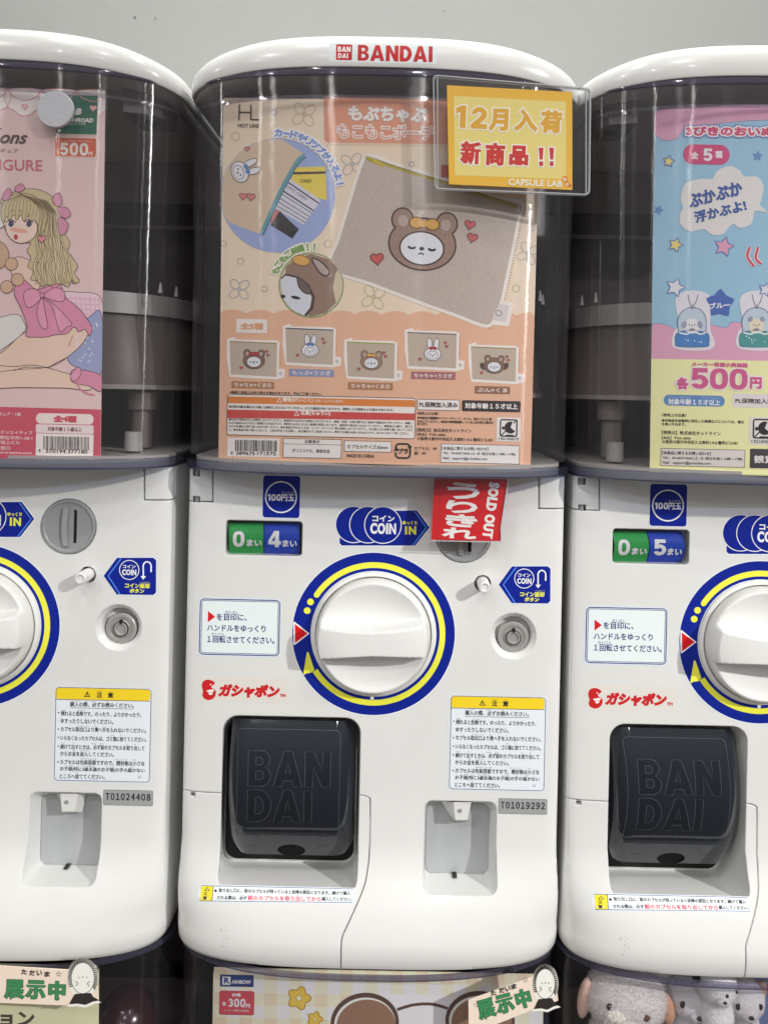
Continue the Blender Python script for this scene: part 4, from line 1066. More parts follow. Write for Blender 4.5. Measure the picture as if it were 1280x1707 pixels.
for _ in range(420):
    a = rw.uniform(0, 6.28); r = math.sqrt(rw.random()); x, y = r * .95, 0; u = 704 + 54 * r * math.cos(a); v = 407 + 41 * r * math.sin(a)
    if ((u - 702) / 39) ** 2 + ((v - 414) / 30) ** 2 < 1 or (u > 680 and u < 735 and v < 392): continue
    ik.circ(u, v, .8, (164, 140, 126) if rw.random() < .5 else (128, 102, 92), 5.2, 0, 6)
heart(ik, 783, 374.5, 9, (190, 96, 92), (110, 54, 54), 12); heart(ik, 787, 396, 9, (190, 96, 92), (110, 54, 54), 12); heart(ik, 628.5, 431, 11, (196, 88, 84), (100, 50, 50), -6)
# the five varieties
ik.rect(394, 532, 445.5, 555, (228, 220, 212), 2, True); ik.text('全5種', 420, 543.8, 38, 11.5, (214, 150, 108), 3, bold=.6)
for u0, v0, u1, v1, kind, bowc, zc in ((381, 566, 464, 628, 'b', (176, 52, 56), (150, 140, 96)), (474, 544, 558, 608, 'r', (86, 120, 176), (74, 80, 100)), (576, 567, 660, 631, 'b', (206, 160, 82), (150, 160, 70)), (677, 551, 763, 614, 'r', (170, 48, 56), (110, 100, 104)), (783, 575, 862, 636, 'n', None, (150, 140, 96))):
    w_, h_ = u1 - u0, v1 - v0
    p = [(u0, v0), (u0 + w_ * .12, v0 - 2), (u0 + w_ * .14, v0 + 2.5), (u1 - w_ * .05, v0 + 4), (u1, v0 + 5), (u1 - 1.5, v1 - 13), (u1 + 9, v1 - 11), (u1 + 8, v1), (u1 - 3, v1 + 2), (u0 + 3, v1 - 2), (u0, v0 + h_ * .5)]
    for k in range(9): ik.line([(u1 + 1, v0 + 8 + k * 4), (u1 + 4, v0 + 10 + k * 4)], 1.2, (188, 140, 110), 1.5)
    ik.poly(grow(p, 2.6), (230, 224, 216), 2); ik.poly([(u0 + 2, v0 + 3), (u1 - 2, v0 + 6), (u1 - 3, v1), (u0 + 4, v1 - 4)], (184, 169, 152), 2.5); ik.line([(u0 + 2, v0 + 3.2), (u1 - 2, v0 + 6.4)], 2, zc, 3); ik.rect(u1 + 1, v1 - 9, u1 + 6.5, v1 - 2, (208, 204, 200), 2.6); ik.circ(u1 + 3.6, v1 - 5.5, 1.7, (150, 144, 140), 3, .6, 10)
    cxx, cyy = (u0 + u1) / 2 + 1, (v0 + v1) / 2 + 3
    if kind == 'r': rabbit(ik, cxx, cyy + 4, 15.5, bowc, 4)
    else: teddy(ik, cxx, cyy, 18 if kind == 'b' else 17, (128, 96, 80) if kind != 'b' or bowc[1] < 100 else (150, 122, 104), bowc, 4, 2)
    if kind == 'n':
        for s_ in (-1, 1): ik.ell(cxx + s_ * 19, cyy + 2, 4.5, 6.5, (84, 66, 60), 3.6, 30 * s_)
    heart(ik, cxx + 21, cyy - 14, 2.7, (180, 92, 84), (110, 56, 54)); heart(ik, cxx + 23.5, cyy - 8, 2.7, (180, 92, 84), (110, 56, 54)); heart(ik, cxx - 21, cyy + 13, 2.9, (180, 92, 84), (110, 56, 54))
for u0, v0, u1, v1, t, cc in ((386, 636, 457.5, 647.6, 'ちゃちゃ×くま①', (170, 122, 84)), (482, 615.6, 556.5, 627.6, 'もっぷ×うさぎ', (134, 144, 178)), (580, 637.6, 654.8, 650, 'ちゃちゃ×くま②', (170, 122, 84)), (685, 620, 759, 632.4, 'ちゃちゃ×うさぎ', (160, 100, 106)), (791, 644, 849.8, 656.6, 'ぷん×くま', (140, 100, 78))):
    ik.rect(u0, v0, u1, v1, cc, 2); ik.text(t, (u0 + u1) / 2, (v0 + v1) / 2, (u1 - u0) * .86, 7.2, (232, 222, 212), 3, bold=.15)
ik.text('※画像と商品とは多少異なる場合があります。予めご了承ください。', 460, 655.3, 153, 5.2, TK, 3, bold=.12)
# warning panel
ik.rect(378.6, 660, 692.4, 728.5, (228, 222, 214), 2, True, 4); ik.poly([(380, 660.6), (689.5, 667), (691.4, 669), (691.2, 678.6), (379.6, 672)], (212, 126, 56), 2.5); ik.poly([(379.6, 682.6), (691.2, 689.2), (691, 700.6), (379.6, 697)], (196, 72, 66), 2.5); ik.frame(378.6, 660, 692.4, 728.5, .9, (70, 50, 44), 4, 4)
for u, v in ((466, 666.8), (494.6, 689)): ik.poly([(u, v - 4), (u + 4.8, v + 4), (u - 4.8, v + 4)], (236, 226, 214), 3, [[(u, v - 2), (u + 3, v + 3), (u - 3, v + 3)]])
ik.text('警告(けいこく)', 496.4, 667, 50, 8, (238, 228, 216), 3, bold=.3); ik.text('お買い上げのお客様へ', 549.5, 668.8, 50, 4.6, (238, 228, 216), 3); ik.text('注意(ちゅうい)', 526, 689.3, 50, 8, (238, 228, 222), 3, bold=.3)
ik.text('●対象年齢未満のお子様には絶対に与えないでください。小さな部品がありますので、誤飲による窒息などの恐れがあります。', 519, 680.6, 274, 4.6, TK, 3, bold=.12)
for i, t in enumerate(('●本来の用途以外には使用しないでください。●変形や火災などの原因となりますので、高温・多湿・火気の側でのご使用や保管はおやめください。●重い', 'ものを詰め込みすぎたり無理な力を加えたり、鋭利なものを入れると破損の原因となります。●液体や食品を入れないでください。●商品の分解や、投げる', 'などの乱暴なお取り扱いはおやめください。●本商品が汚れたときは、シンナーやベンジン等は使用しないでください。水を湿らせた布等で軽く拭いてくださ')):
    ik.text(t, 534.5, 701 + i * 5.7 + 1.2, 306, 4.2, TK, 3, bold=.08)
ik.text('い。●本商品の取り扱いにおいて、上記の件を十分注意し、自己責任の下ご使用ください。弊社では責任は負いかねますので、あらかじめご了承ください。', 531, 719.4, 300, 4.2, TK, 3, bold=.08)
ik.rect(379.2, 730.5, 466, 761.5, (228, 224, 218), 2); barcode(ik, 392.5, 733, 463, 751.5, 11); ik.text('4', 386.5, 755, 3.6, 5.6, TK, 4, bold=.15); ik.text('589675', 409.5, 755.6, 31, 5.8, TK, 4, bold=.15); ik.text('171575', 444.5, 756.3, 31, 5.8, TK, 4, bold=.15)
ik.rect(471.8, 731.5, 569.3, 763.6, (226, 222, 216), 2); ik.frame(471.8, 731.5, 569.3, 763.6, .8, (80, 70, 66), 3); ik.line([(471.8, 739.6), (569.3, 741.8)], .7, (80, 70, 66), 3); ik.text('材質表示', 520.4, 736.4, 25.5, 5.6, TK, 3, bold=.12); ik.text('ポリエステル、亜鉛合金', 518.4, 751.5, 63, 6.2, TK, 3, bold=.12)
ik.rect(573.8, 735, 652.6, 753.4, (226, 222, 216), 2); ik.frame(573.8, 735, 652.6, 753.4, .8, (80, 70, 66), 3); ik.text('カプセルサイズ:65mm', 612.6, 744.8, 68, 7, TK, 3, bold=.15); ik.text('MADE IN CHINA', 601, 760, 46, 5.8, TK, 3, bold=.15)
ik.line(rrect2(659.5, 740, 683.5, 763.5, 6, 4), 3, (40, 36, 36), 3, True); ik.rect(655.5, 748, 663, 754, ORNG, 3.4); ik.poly([(655.5, 752), (661, 744.5), (665, 752)], (40, 36, 36), 3.8); ik.poly([(679, 744), (687, 744), (683, 750.5)], (40, 36, 36), 3.8); ik.text('プラ', 672, 752, 17, 9.5, (40, 36, 36), 4, bold=.5)
ik.text('カプセル：PP', 709.3, 747.6, 38, 6, TK, 3, bold=.12); ik.text('袋：PP', 700, 755.7, 20, 6, TK, 3, bold=.12)
ik.rect(695.5, 665.8, 766.2, 684.2, (228, 224, 218), 2, True, 2); ik.frame(695.5, 665.8, 766.2, 684.2, .8, (70, 60, 58), 3, 2); ik.text('PL保険加入済み', 730.8, 674.8, 64, 9, TK, 4, bold=.25); ik.rect(769.8, 668, 867.4, 686.4, (46, 42, 42), 2, True, 2.5); ik.text('対象年齢１５才以上', 818.6, 677, 88, 9.6, (230, 224, 218), 4, bold=.35)
for t, u0, v, w_, h_ in (('〈使用上の注意〉', 694.5, 688.8, 37, 5), ('●本商品を樹脂製のソファーやシート、タイル、畳などの上に置', 695.5, 696.2, 124, 4.6), ('かないでください。商品が長時間接触していると色が移る場合が', 695.4, 702, 127, 4.6), ('あります。', 695.3, 706.6, 17, 4.6), ('【発売元】株式会社ホットライン', 694.5, 716.5, 91, 6.2), ('【本社】〒541-0056', 694.5, 723.8, 48, 5.2), ('大阪府大阪市中央区久太郎町1-9-6 龍栄ビル301', 694.8, 730.8, 126, 5.8)):
    ik.text(t, u0 + w_ / 2, v + w_ * .011, w_, h_, TK, 3, bold=.12)
nomouth(ik, 827.5, 696, 867.4, 736); ik.rect(734.4, 741, 865.8, 772.6, (224, 222, 218), 2); ik.frame(734.4, 741, 865.8, 772.6, .8, (80, 70, 66), 3)
for t, u0, v, w_ in (('【本商品に関するお問い合わせ】', 736.5, 747, 77), ('TEL：03-6657-0666 (土･日･祝日を除く10時～17時)', 738, 755.2, 121), ('Mail：support@p-hotline.com', 738, 764, 74)): ik.text(t, u0 + w_ / 2, v + w_ * .011, w_, 5.6, TK, 3, bold=.12)
sheet('poster', ik, X0, [(372.5, 163.2), (900, 168.6), (884, 780.5), (364.4, 766.8)], CREAM, 'cream and orange poster of beige pouches with bears, inside the middle machine')

# ---- left poster: pink, a girl drawn from behind
ik = Ink(PK); PNK = (220, 192, 188); XL = X0 + DXL
LX = lambda u: u
ik.poly([(-80, 680 - 4), (168.8, 682.6), (167.9, 767.4), (-340, 757), (-338, 672)], (196, 80, 98), .6)
# lace along the top
LACE = (232, 222, 216); PKL = (214, 150, 150)
for i in range(9):
    u = -300 + i * 57; ik.blob([(u - 30, 149 + u * .02), (u + 30, 150 + u * .02), (u + 29, 176 + u * .02), (u + 16, 184 + u * .02), (u + 10, 190 + u * .02), (u, 192 + u * .02), (u - 10, 190 + u * .02), (u - 17, 184 + u * .02), (u - 29, 175 + u * .02)], LACE, 1 + (i % 2) * .3, 5, PKL, 1.2); heart(ik, u, 177 + u * .02, 5.5, (226, 176, 176), PKL, 3, 3)
    ik.curve([(u - 28, 150 + u * .02), (u - 18, 160 + u * .02), (u, 166 + u * .02), (u + 18, 161 + u * .02), (u + 28, 151 + u * .02)], 1.2, PKL, 3)
ik.rect(93, 157.8, 163.6, 224.6, (222, 208, 200), 2, True, 1.5); ik.rect(94.2, 159, 162.6, 223.6, (40, 104, 84), 2.5, True, 1)
ik.text('B', 131, 186, 11, 11, (222, 220, 212), 3.2, bold=1, shear=.25); ik.text('UNNYHIROAD', 125, 200, 62, 7, (222, 220, 212), 3.2, bold=.4, shear=.25); ik.text('CREATIVE', 126, 206.5, 36, 4, (200, 206, 196), 3.2, shear=.25)
ik.rect(91, 228.6, 162, 262.4, (232, 214, 204), 2, True, 3); ik.rect(92.6, 230, 160.6, 261, (204, 96, 60), 2.5, True, 2.5); ik.num('500', 124, 248.6, 47, 21, (232, 220, 212), 3.4); ik.text('円', 151.5, 256.4, 6.5, 6.5, (232, 220, 212), 3.4, bold=.3); ik.text('メーカー希望小売価格(税込)', 127, 235.4, 56, 3.6, (228, 200, 186), 3.4)
ik.text('ons', 23.5, 232, 46, 15, (84, 66, 64), 3, bold=.7, shear=.35); ik.line([(-6, 216), (4, 214)], 1.6, (84, 66, 64), 3); ik.text('ギュア', 16, 251, 31, 7, (120, 92, 92), 3); ik.text('FIGURE', 29, 275, 84, 18.5, (196, 104, 116), 3, bold=.25)
OL = (84, 62, 58); SKIN = (226, 196, 176); HAIR = (176, 154, 112); DRS = (212, 138, 164)
# cushions, legs, dress
ik.blob([(96, 490), (130, 487), (169, 497), (169, 560), (150, 545), (118, 520)], (226, 200, 208), 1.4, 6, OL, 1)
for k in range(9): ik.line([(110 + k * 8, 492 + k * .5), (118 + k * 7, 520 + k * 4)], 2.6, (222, 178, 192), 1.9)
for k in range(6): ik.line([(106 + k * 2, 496 + k * 8), (168, 500 + k * 9)], 2.6, (222, 178, 192), 2.1)
ik.blob([(150, 528), (169.5, 524), (169, 622), (128, 612), (113, 596), (122, 560)], (150, 158, 194), 2.4, 6, OL, 1)
rr = random.Random(9)
for _ in range(26): ik.circ(rr.uniform(128, 166), rr.uniform(535, 610), 1.7, (204, 206, 222), 3, 0, 8)
ik.blob([(-60, 560), (20, 524), (42, 540), (38, 556), (0, 585), (-60, 620)], (218, 214, 208), 1.6, 6, OL, 1)
ik.blob([(46, 552), (100, 548), (146, 546), (140, 570), (112, 596), (80, 612), (30, 616), (-40, 622), (-40, 600), (0, 590)], SKIN, 3, 6, OL, 1.1)
ik.blob([(-60, 606), (20, 611), (60, 609), (118, 624), (150, 632), (150, 650), (110, 647), (40, 646), (-60, 645)], SKIN, 3.4, 6, OL, 1.1); ik.curve([(24, 618), (45, 612), (78, 613), (92, 606), (112, 596)], 1.1, OL, 4)
ik.blob([(18, 444), (30, 428), (56, 436), (70, 444), (64, 486), (40, 486), (26, 470)], SKIN, 3.2, 6, OL, 1)
ik.blob([(24, 486), (38, 466), (60, 482), (78, 478), (100, 474), (110, 496), (132, 514), (150, 538), (154, 548), (150, 560), (142, 549), (132, 553), (124, 545), (112, 556), (94, 558), (76, 562), (60, 562), (44, 560), (46, 543), (36, 515)], DRS, 4, 6, OL, 1.1)
for pts in (((72, 494), (60, 482), (44, 484), (40, 496), (46, 512), (56, 510), (72, 496)), ((72, 492), (90, 480), (106, 484), (108, 500), (94, 502), (72, 494)), ((68, 498), (62, 522), (70, 546), (80, 545), (76, 520), (72, 498)), ((74, 498), (88, 512), (100, 552), (112, 545), (120, 540), (100, 516), (78, 498))): ik.blob(pts, (220, 150, 174), 4.6, 5, OL, 1)
ik.circ(71, 492, 4.4, (216, 142, 164), 5.4, 0, 20); ik.circ(71, 492, 4.4, OL, 5.8, 1, 20)
ik.blob([(120, 618), (134, 616), (168.6, 626), (168.4, 652), (150, 644), (130, 640), (119, 634)], DRS, 4.4, 6, OL, 1); ik.blob([(124, 618), (132, 612), (136, 622), (128, 634), (120, 634), (118, 626)], (220, 150, 174), 5, 5, OL, .9); ik.curve([(127, 636), (134, 648), (146, 656), (158, 658)], 2.6, (208, 128, 152), 5)
# plain plush bears at the left edge
for u, v, s_ in ((-6, 360, 22), (-10, 425, 26)): ik.circ(u, v, s_, (196, 160, 130) if s_ > 24 else (228, 220, 214), 4, 0, 40); ik.circ(u, v, s_, OL, 4.5, 1, 40)
for u, v in ((20, 440), (12, 478), (30, 466)): ik.circ(u, v, 11, (206, 170, 140), 5, 0, 30); ik.circ(u, v, 11, OL, 5.4, 1, 30)
# head: back hair, face, fringe
HAIR = (200, 184, 142); HL2 = (214, 200, 160)
ik.blob([(2, 338), (10, 328), (24, 320), (44, 315), (64, 316), (84, 325), (98, 342), (103, 362), (100, 376), (108, 390), (117, 404), (114, 418), (122, 430), (130, 444), (125, 455), (133, 468), (124, 472), (120, 466), (114, 478), (102, 473), (92, 480), (80, 474), (70, 477), (62, 468), (52, 466), (56, 452), (47, 444), (52, 430), (46, 418), (52, 404), (40, 404), (10, 384)], HAIR, 3.8, 6, OL, 1.0)
ik.blob([(10, 362), (26, 350), (52, 360), (63, 378), (57, 396), (40, 405), (24, 402), (12, 388)], (232, 206, 190), 4.6, 6, OL, 1)
ik.blob([(2, 358), (4, 342), (14, 330), (32, 322), (56, 326), (76, 344), (80, 362), (74, 384), (66, 392), (64, 378), (58, 366), (50, 372), (48, 360), (40, 369), (36, 358), (28, 367), (24, 358), (16, 369), (12, 360), (6, 372)], HAIR, 5.2, 6, OL, 1)
rh = random.Random(4)
for k in range(17):
    a = k / 16; w0 = rh.uniform(-3, 3); q = [(38 + 40 * a, 324 + 10 * a), (66 + 30 * a, 348 + 10 * a), (64 + 38 * a + w0, 384), (58 + 50 * a - w0, 404), (64 + 50 * a + w0, 424), (54 + 66 * a - w0, 444), (62 + 58 * a + w0, 464), (60 + 66 * a, 474)]
    ik.curve(q, .75, (116, 96, 72), 5.9)
    if k % 3 == 0: ik.curve([(u + 2.4, v) for u, v in q[1:7]], 2.2, HL2, 5.5)
    if k < 10: ik.curve([(36, 323), (12 + 5.6 * k, 338), (9 + 5.6 * k, 362)], .7, (116, 96, 72), 5.9)
for u in (19, 49): ik.ell(u, 373, 4.4, 5.4, (70, 72, 96), 5.6, 10); ik.curve([(u - 8, 370), (u, 366), (u + 8, 371)], 1.6, OL, 6)
ik.ell(32, 384, 15, 3.6, (226, 166, 152), 5.4, 8); ik.ell(27, 395, 3.4, 4.6, (190, 60, 66), 5.8)
heart(ik, 70, 398, 7, (220, 140, 150), OL, 0, 6.4)
for pts in (((90, 326), (100, 322), (104, 338), (96, 344), (88, 336)), ((98, 346), (112, 346), (118, 358), (108, 364), (98, 354)), ((98, 362), (114, 372), (110, 388), (100, 390)), ((6, 324), (14, 314), (20, 320), (16, 332), (6, 334)), ((26, 312), (36, 306), (42, 314), (34, 320), (26, 318))): ik.blob(pts, (208, 140, 164), 6.4, 5, OL, .9)
# foot of the poster
ik.rect(60.5, 689.5, 156.6, 707, (230, 214, 208), 2, True, 8); ik.text('全4種', 109, 698.4, 39, 11.5, (196, 74, 88), 3, bold=1); ik.rect(60.5, 708.2, 156.5, 722.6, (228, 212, 208), 2, True, 2); ik.text('対象年齢１５歳以上', 108.4, 715.4, 57, 7.4, (120, 60, 70), 3, bold=.2); ik.rect(60.4, 723.4, 156.2, 760, (230, 222, 216), 2); barcode(ik, 73, 727, 150, 749, 5); ik.text('4', 66.5, 751, 4, 6, TK, 4, bold=.15); ik.text('570194', 93.5, 752, 33, 6.2, TK, 4, bold=.15); ik.text('377180', 130, 752.6, 33, 6.2, TK, 4, bold=.15)
for t, u1, v, w_ in (('フィギュア・1個', 35, 690.6, 50), ('ローユードクリエイティブ', 55, 721.6, 92), ('中野区中央1-38-1', 54.5, 730.4, 62), ('野坂上ビル', 34, 738, 40), ('ト窓口', 17.5, 747, 22), ('info@bunnyhiroad-creative.com', 54, 755.6, 116)): ik.text(t, u1 - w_ / 2, v - w_ * .01, w_, 6, (236, 214, 210), 3, bold=.12)
sheet('poster', ik, XL, [(-352, 143.5), (176, 153.8), (168, 768), (-355, 757.5)], PNK, 'pink poster with a drawn girl in a pink dress, inside the left machine')

# ---- right poster: sky blue, dogs in domes
ik = Ink(PK); XR = X0 + DXR; SKYB = (152, 194, 216); PK2 = (220, 164, 188); PYEL = (240, 233, 172)
yy = lambda u, v: v + (u - 1180) * .022
top = [(1091.5, 184.6), (1180, 177), (1280, 174), (1400, 180), (1500, 190), (1500, 236)]
ik.blob([(1091.5, 186), (1180, 178), (1280, 175), (1400, 181), (1470, 190), (1460, 230), (1400, 226), (1340, 206), (1270, 200), (1180, 208), (1142, 216), (1128, 230), (1112, 234), (1098, 230), (1091, 220)], PK2, .6, 6, (166, 150, 190), 1)
ik.text('3びきのおいぬさま', 1238, 219, 190, 16, (206, 70, 108), 4, bold=1.0, out=(232, 222, 226), ow=2.2, out2=(110, 140, 190), ow2=4.0, rot=.5)
ik.rect(1138, 241, 1215.5, 274, (204, 74, 122), 2, True, 16); ik.text('全', 1157.5, 259, 12, 12, (234, 222, 228), 3, bold=.8); ik.num('5', 1179, 258, 15.5, 21, (236, 226, 230), 3); ik.text('種', 1197.5, 257.5, 12, 12, (234, 222, 228), 3, bold=.8)
ik.blob([(1134, 330), (1142, 306), (1168, 298), (1186, 298), (1196, 284), (1216, 277), (1232, 284), (1240, 294), (1262, 295), (1272, 312), (1268, 334), (1266, 342), (1278, 354), (1258, 352), (1252, 372), (1234, 380), (1220, 374), (1204, 390), (1186, 391), (1172, 382), (1150, 386), (1134, 374), (1133, 356), (1138, 346)], (222, 220, 216), 2, 6)
ik.text('ぷかぷか', 1191.5, 324, 92, 24, (62, 92, 160), 4, bold=1.1, rot=-15); ik.text('浮かぶよ!', 1200, 352, 88, 20, (62, 92, 160), 4, bold=.9, rot=-14)
def star(u, v, r, c, ol=None, rot=-90, L=2, inr=.5):
    P = [(u + (r if k % 2 == 0 else r * inr) * math.cos(R(rot + 36 * k)), v + (r if k % 2 == 0 else r * inr) * math.sin(R(rot + 36 * k))) for k in range(10)]
    q = spline(P, 2, True)
    ik.poly(q, c, L)
    if ol: ik.line(q, 1.8, ol, L + .5, True)
for u, v, r, c, ol, rt in ((1114, 269, 10.5, (226, 208, 128), (92, 124, 176), -80), (1262, 260, 9.5, (104, 144, 194), None, -84), (1097, 350, 9, (100, 140, 192), None, -70), (1125.5, 408, 13, (226, 208, 128), (92, 124, 176), -70), (1206, 411, 17.5, (220, 160, 184), (110, 120, 184), -76), (1125, 479, 17, (220, 222, 224), (96, 128, 184), -72), (1275, 483, 12, (220, 222, 224), (96, 128, 184), -72)): star(u, v, r, c, ol, rt)
for r0 in (0, 1): ik.curve([(1249 + r0 * 14, 412), (1245 + r0 * 14, 428 + r0 * 2), (1256 + r0 * 12, 444 - r0 * 4)], 7.5, (228, 216, 218), 2.2); ik.curve([(1249 + r0 * 14, 412), (1245 + r0 * 14, 428 + r0 * 2), (1256 + r0 * 12, 444 - r0 * 4)], 4, (206, 76, 96), 2.8)
# cloud band, yellow foot
ik.blob([(1085, 545), (1104, 540), (1120, 546), (1140, 556), (1160, 546), (1180, 540), (1204, 546), (1212, 544), (1222, 536), (1250, 540), (1290, 536), (1330, 548), (1400, 540), (1455, 548), (1452, 640), (1300, 610), (1085, 600)], PK2, .7, 5, (130, 150, 200), 1)
ik.poly([(1084.6, 598), (1460, 605), (1458, 800), (1081.8, 787)], PYEL, 1.4)
for k, (u, liq) in enumerate(((1155, (70, 130, 190)), (1262, (74, 150, 148)))):
    dv = k * 1
    ik.blob([(u - 36, 574), (u - 32, 552), (u - 24, 540), (u - 30, 500), (u - 14, 486), (u + 14, 486), (u + 30, 500), (u + 28, 545), (u + 36, 574), (u + 20, 584), (u - 22, 583)], (222, 220, 226), 2.1, 5)
    dome = [(u - 24, 555), (u - 26, 536), (u - 21, 522), (u - 10, 514), (u + 4, 513), (u + 16, 520), (u + 21, 534), (u + 21, 555)]
    ik.poly(spline(dome, 5), (190, 206, 218), 2.5); ik.line(spline(dome, 5), 1.3, (96, 104, 128), 3)
    ik.blob([(u - 24, 553), (u + 21, 554), (u + 26, 572), (u + 20, 578), (u - 22, 578), (u - 30, 572)], liq, 3.2, 4, (70, 90, 130), .9); ik.curve([(u - 24, 554), (u - 12, 557), (u, 553), (u + 12, 557), (u + 21, 554)], 2.4, (224, 232, 236), 3.8)
    for _ in range(6): ik.circ(u + rh.uniform(-20, 16), rh.uniform(560, 572), rh.uniform(.7, 1.6), (214, 228, 236), 3.8, 0, 8)
    fc = (224, 222, 222) if k == 0 else (226, 214, 190)
    ik.ell(u - 2, 549, 12, 7, fc, 3.6); ik.ell(u - 2, 541, 13, 10, fc, 4)
    for s_ in (-1, 1): ik.ell(u - 2 + s_ * (13 if k == 0 else 10), 541 if k == 0 else 532, 4, 6 if k == 0 else 4.5, (150, 156, 172), 4.4, -20 * s_); ik.circ(u - 2 + s_ * 4.5, 541.5, 1.1, (50, 46, 52), 4.6, 0, 8)
    ik.circ(u - 2, 543, 1.1, (50, 46, 52), 4.6, 0, 8); ik.ell(u - 2, 549, 5, 1.6, (120, 130, 150), 4.6)
    ik.curve([(u - 9, 491), (u - 6, 504), (u - 2, 510), (u + 4, 504), (u + 8, 491)], 1.3, (110, 110, 130), 3); ik.circ(u - 2, 512, 3, (110, 110, 130), 3.2, 1, 12)
star(1199.5, 506, 25, (72, 104, 178), None, -88, 2.6, .68); ik.text('ブルー', 1199, 509, 35, 10, (230, 230, 236), 4, bold=.5, rot=-4)
LT = (204, 92, 140)
ik.text('メーカー希望小売価格', 1199, 608, 94, 8, LT, 3, bold=.5)
ik.text('各', 1137, 639, 20, 20, LT, 4, bold=1.3, out=(232, 224, 218), ow=2.4); ik.num('500', 1198, 631.5, 95, 35, LT, 4, out=(232, 224, 218), ow=2.4, gap=.06); ik.text('円', 1259, 638.5, 20, 20, LT, 4, bold=1.3, out=(232, 224, 218), ow=2.4)
ik.rect(1105.5, 658.8, 1207.5, 677, (92, 136, 188), 2, True, 9); ik.text('対象年齢１５才以上', 1156.4, 670.2, 87, 10, (228, 232, 236), 3, bold=.4); ik.text('たいしょうねんれい', 1133, 662, 40, 3, (200, 214, 226), 3); ik.text('さい いじょう', 1184, 663, 28, 3, (200, 214, 226), 3)
ik.rect(1220, 657, 1330, 680, (222, 216, 214), 2); ik.text('PL保険加入済み', 1262, 668.6, 74, 8.4, TK, 3, bold=.25)
for t, u0, v, w_, h_ in (('〈使用上の注意〉', 1102.5, 691.5, 41, 5.4), ('●本商品を装着時に発生した破損などについては、責任', 1102.6, 700.6, 137, 5.2), ('を負いかねます。', 1102.5, 706.6, 40, 5.2), ('【発売元】株式会社ホットライン', 1102.3, 720.8, 98, 6.6), ('【本社】〒541-0056', 1102.4, 729.6, 48, 5.4), ('大阪府大阪市中央区久太郎町1-9-6 龍栄ビル301', 1102.6, 736, 126, 6)): ik.text(t, u0 + w_ / 2, v + w_ * .011, w_, h_, TK, 3, bold=.14)
nomouth(ik, 1248, 695, 1293, 741); ik.rect(1100.4, 748.4, 1241, 778, (222, 216, 210), 2); ik.frame(1100.4, 748.4, 1241, 778, .8, (80, 70, 66), 3)
for t, u0, v, w_ in (('【本商品に関するお問い合わせ】', 1103, 754.6, 81), ('TEL：03-6657-0666 (土･日･祝日を除く10時～17時)', 1104, 763, 133), ('Mail：support@p-hotline.com', 1104, 771.4, 80)): ik.text(t, u0 + w_ / 2, v + w_ * .011, w_, 5.8, TK, 3, bold=.12)
ik.rect(1249, 749.5, 1400, 782, (62, 58, 62), 2, True, 2); ik.text('観賞用', 1281, 766, 50, 13, (226, 222, 216), 3, bold=.5)
sheet('poster', ik, XR, [(1091, 184.4), (1452, 192), (1446, 798), (1082.4, 787.2)], SKYB, 'sky blue poster of little dogs in water domes, inside the right machine', c=1.9)

# ------------------------------------------------------------------ things on and around the cases
def prism(m, pts_front, dy, mi=0):
    a = [Vector(p) for p in pts_front]; m.loft([a, [p + Vector((0, dy, 0)) for p in a]], mi=mi); return m
# acrylic sign holder with the arrival card
HY, HK = -.0565, .10
hm = lambda u, v, off=0: on_plane(u, v, HY - off, HK)
def round_quad(q, r, n=6):
    out = []
    for i in range(4):
        p, a, b = Vector(q[i]), Vector(q[i - 1]), Vector(q[(i + 1) % 4]); da, db = (a - p).normalized(), (b - p).normalized()
        for k in range(n + 1):
            t = k / n; s0 = p + da * r; s1 = p + db * r; out.append(tuple(s0.lerp(p, t).lerp(p.lerp(s1, t), t)))
    return out
hq = [(721.5, 124), (985, 146.5), (983, 325), (724.5, 314.5)]
ho = hm(853, 320); hold = empty('sign_holder', ho)
tag(hold, 'clear acrylic sign holder fixed to the upper right of the middle machine case', 'sign holder')
m = MB(); prism(m, [hm(u, v, .002) for u, v in round_quad(hq, 9)], .0012); m.build('front_sheet', ACRYL, hold, ho, smooth=False)
m = MB(); prism(m, [hm(u, v, -.0018) for u, v in round_quad(hq, 9)], .0012); m.build('back_sheet', ACRYL, hold, ho, smooth=False)
qo = round_quad(hq, 9); qi = round_quad([(723, 126), (983.4, 148.3), (981.4, 323.2), (726, 313)], 8)
m = MB(); N_ = len(qo)
a, b = [hm(u, v, .0022) for u, v in qo], [hm(u, v, .0022) for u, v in qi]; c2, d2 = [p + Vector((0, .0044, 0)) for p in a], [p + Vector((0, .0044, 0)) for p in b]
for i in range(N_):
    j = (i + 1) % N_; m.add([a[i], a[j], b[j], b[i]], [(0, 1, 2, 3)]); m.add([a[i], a[j], c2[j], c2[i]], [(0, 3, 2, 1)]); m.add([c2[i], c2[j], d2[j], d2[i]], [(0, 3, 2, 1)])
m.build('holder_edge', ACRE, hold, ho, smooth=False)
for u in (728.5, 976):
    m = MB(); prism(m, [hm(*p, .0019) for p in ((u, 127 + (u - 722) * .085), (u + 1.4, 127 + (u - 722) * .085), (u + 1.4, 313 + (u - 722) * .035), (u, 313 + (u - 722) * .035))], .0035)
    m.build('fold_line', ACRE, hold, ho, smooth=False)
ik = Ink(.92)
cq = [(744.8, 142), (953.3, 153.4), (953.6, 316.6), (748.2, 307)]
m = MB(); prism(m, [hm(u, v, .0002) for u, v in cq], .0006); card = m.build('sign_card', ik.m((226, 176, 58)), None, ho, smooth=False); card.location = ho
ik.poly([(756, 159.8), (943, 169.4), (943, 299), (757.5, 292.2)], (224, 206, 122), .6)
GOLD = (214, 160, 48); WO = (236, 228, 214); RD2 = (196, 48, 42)
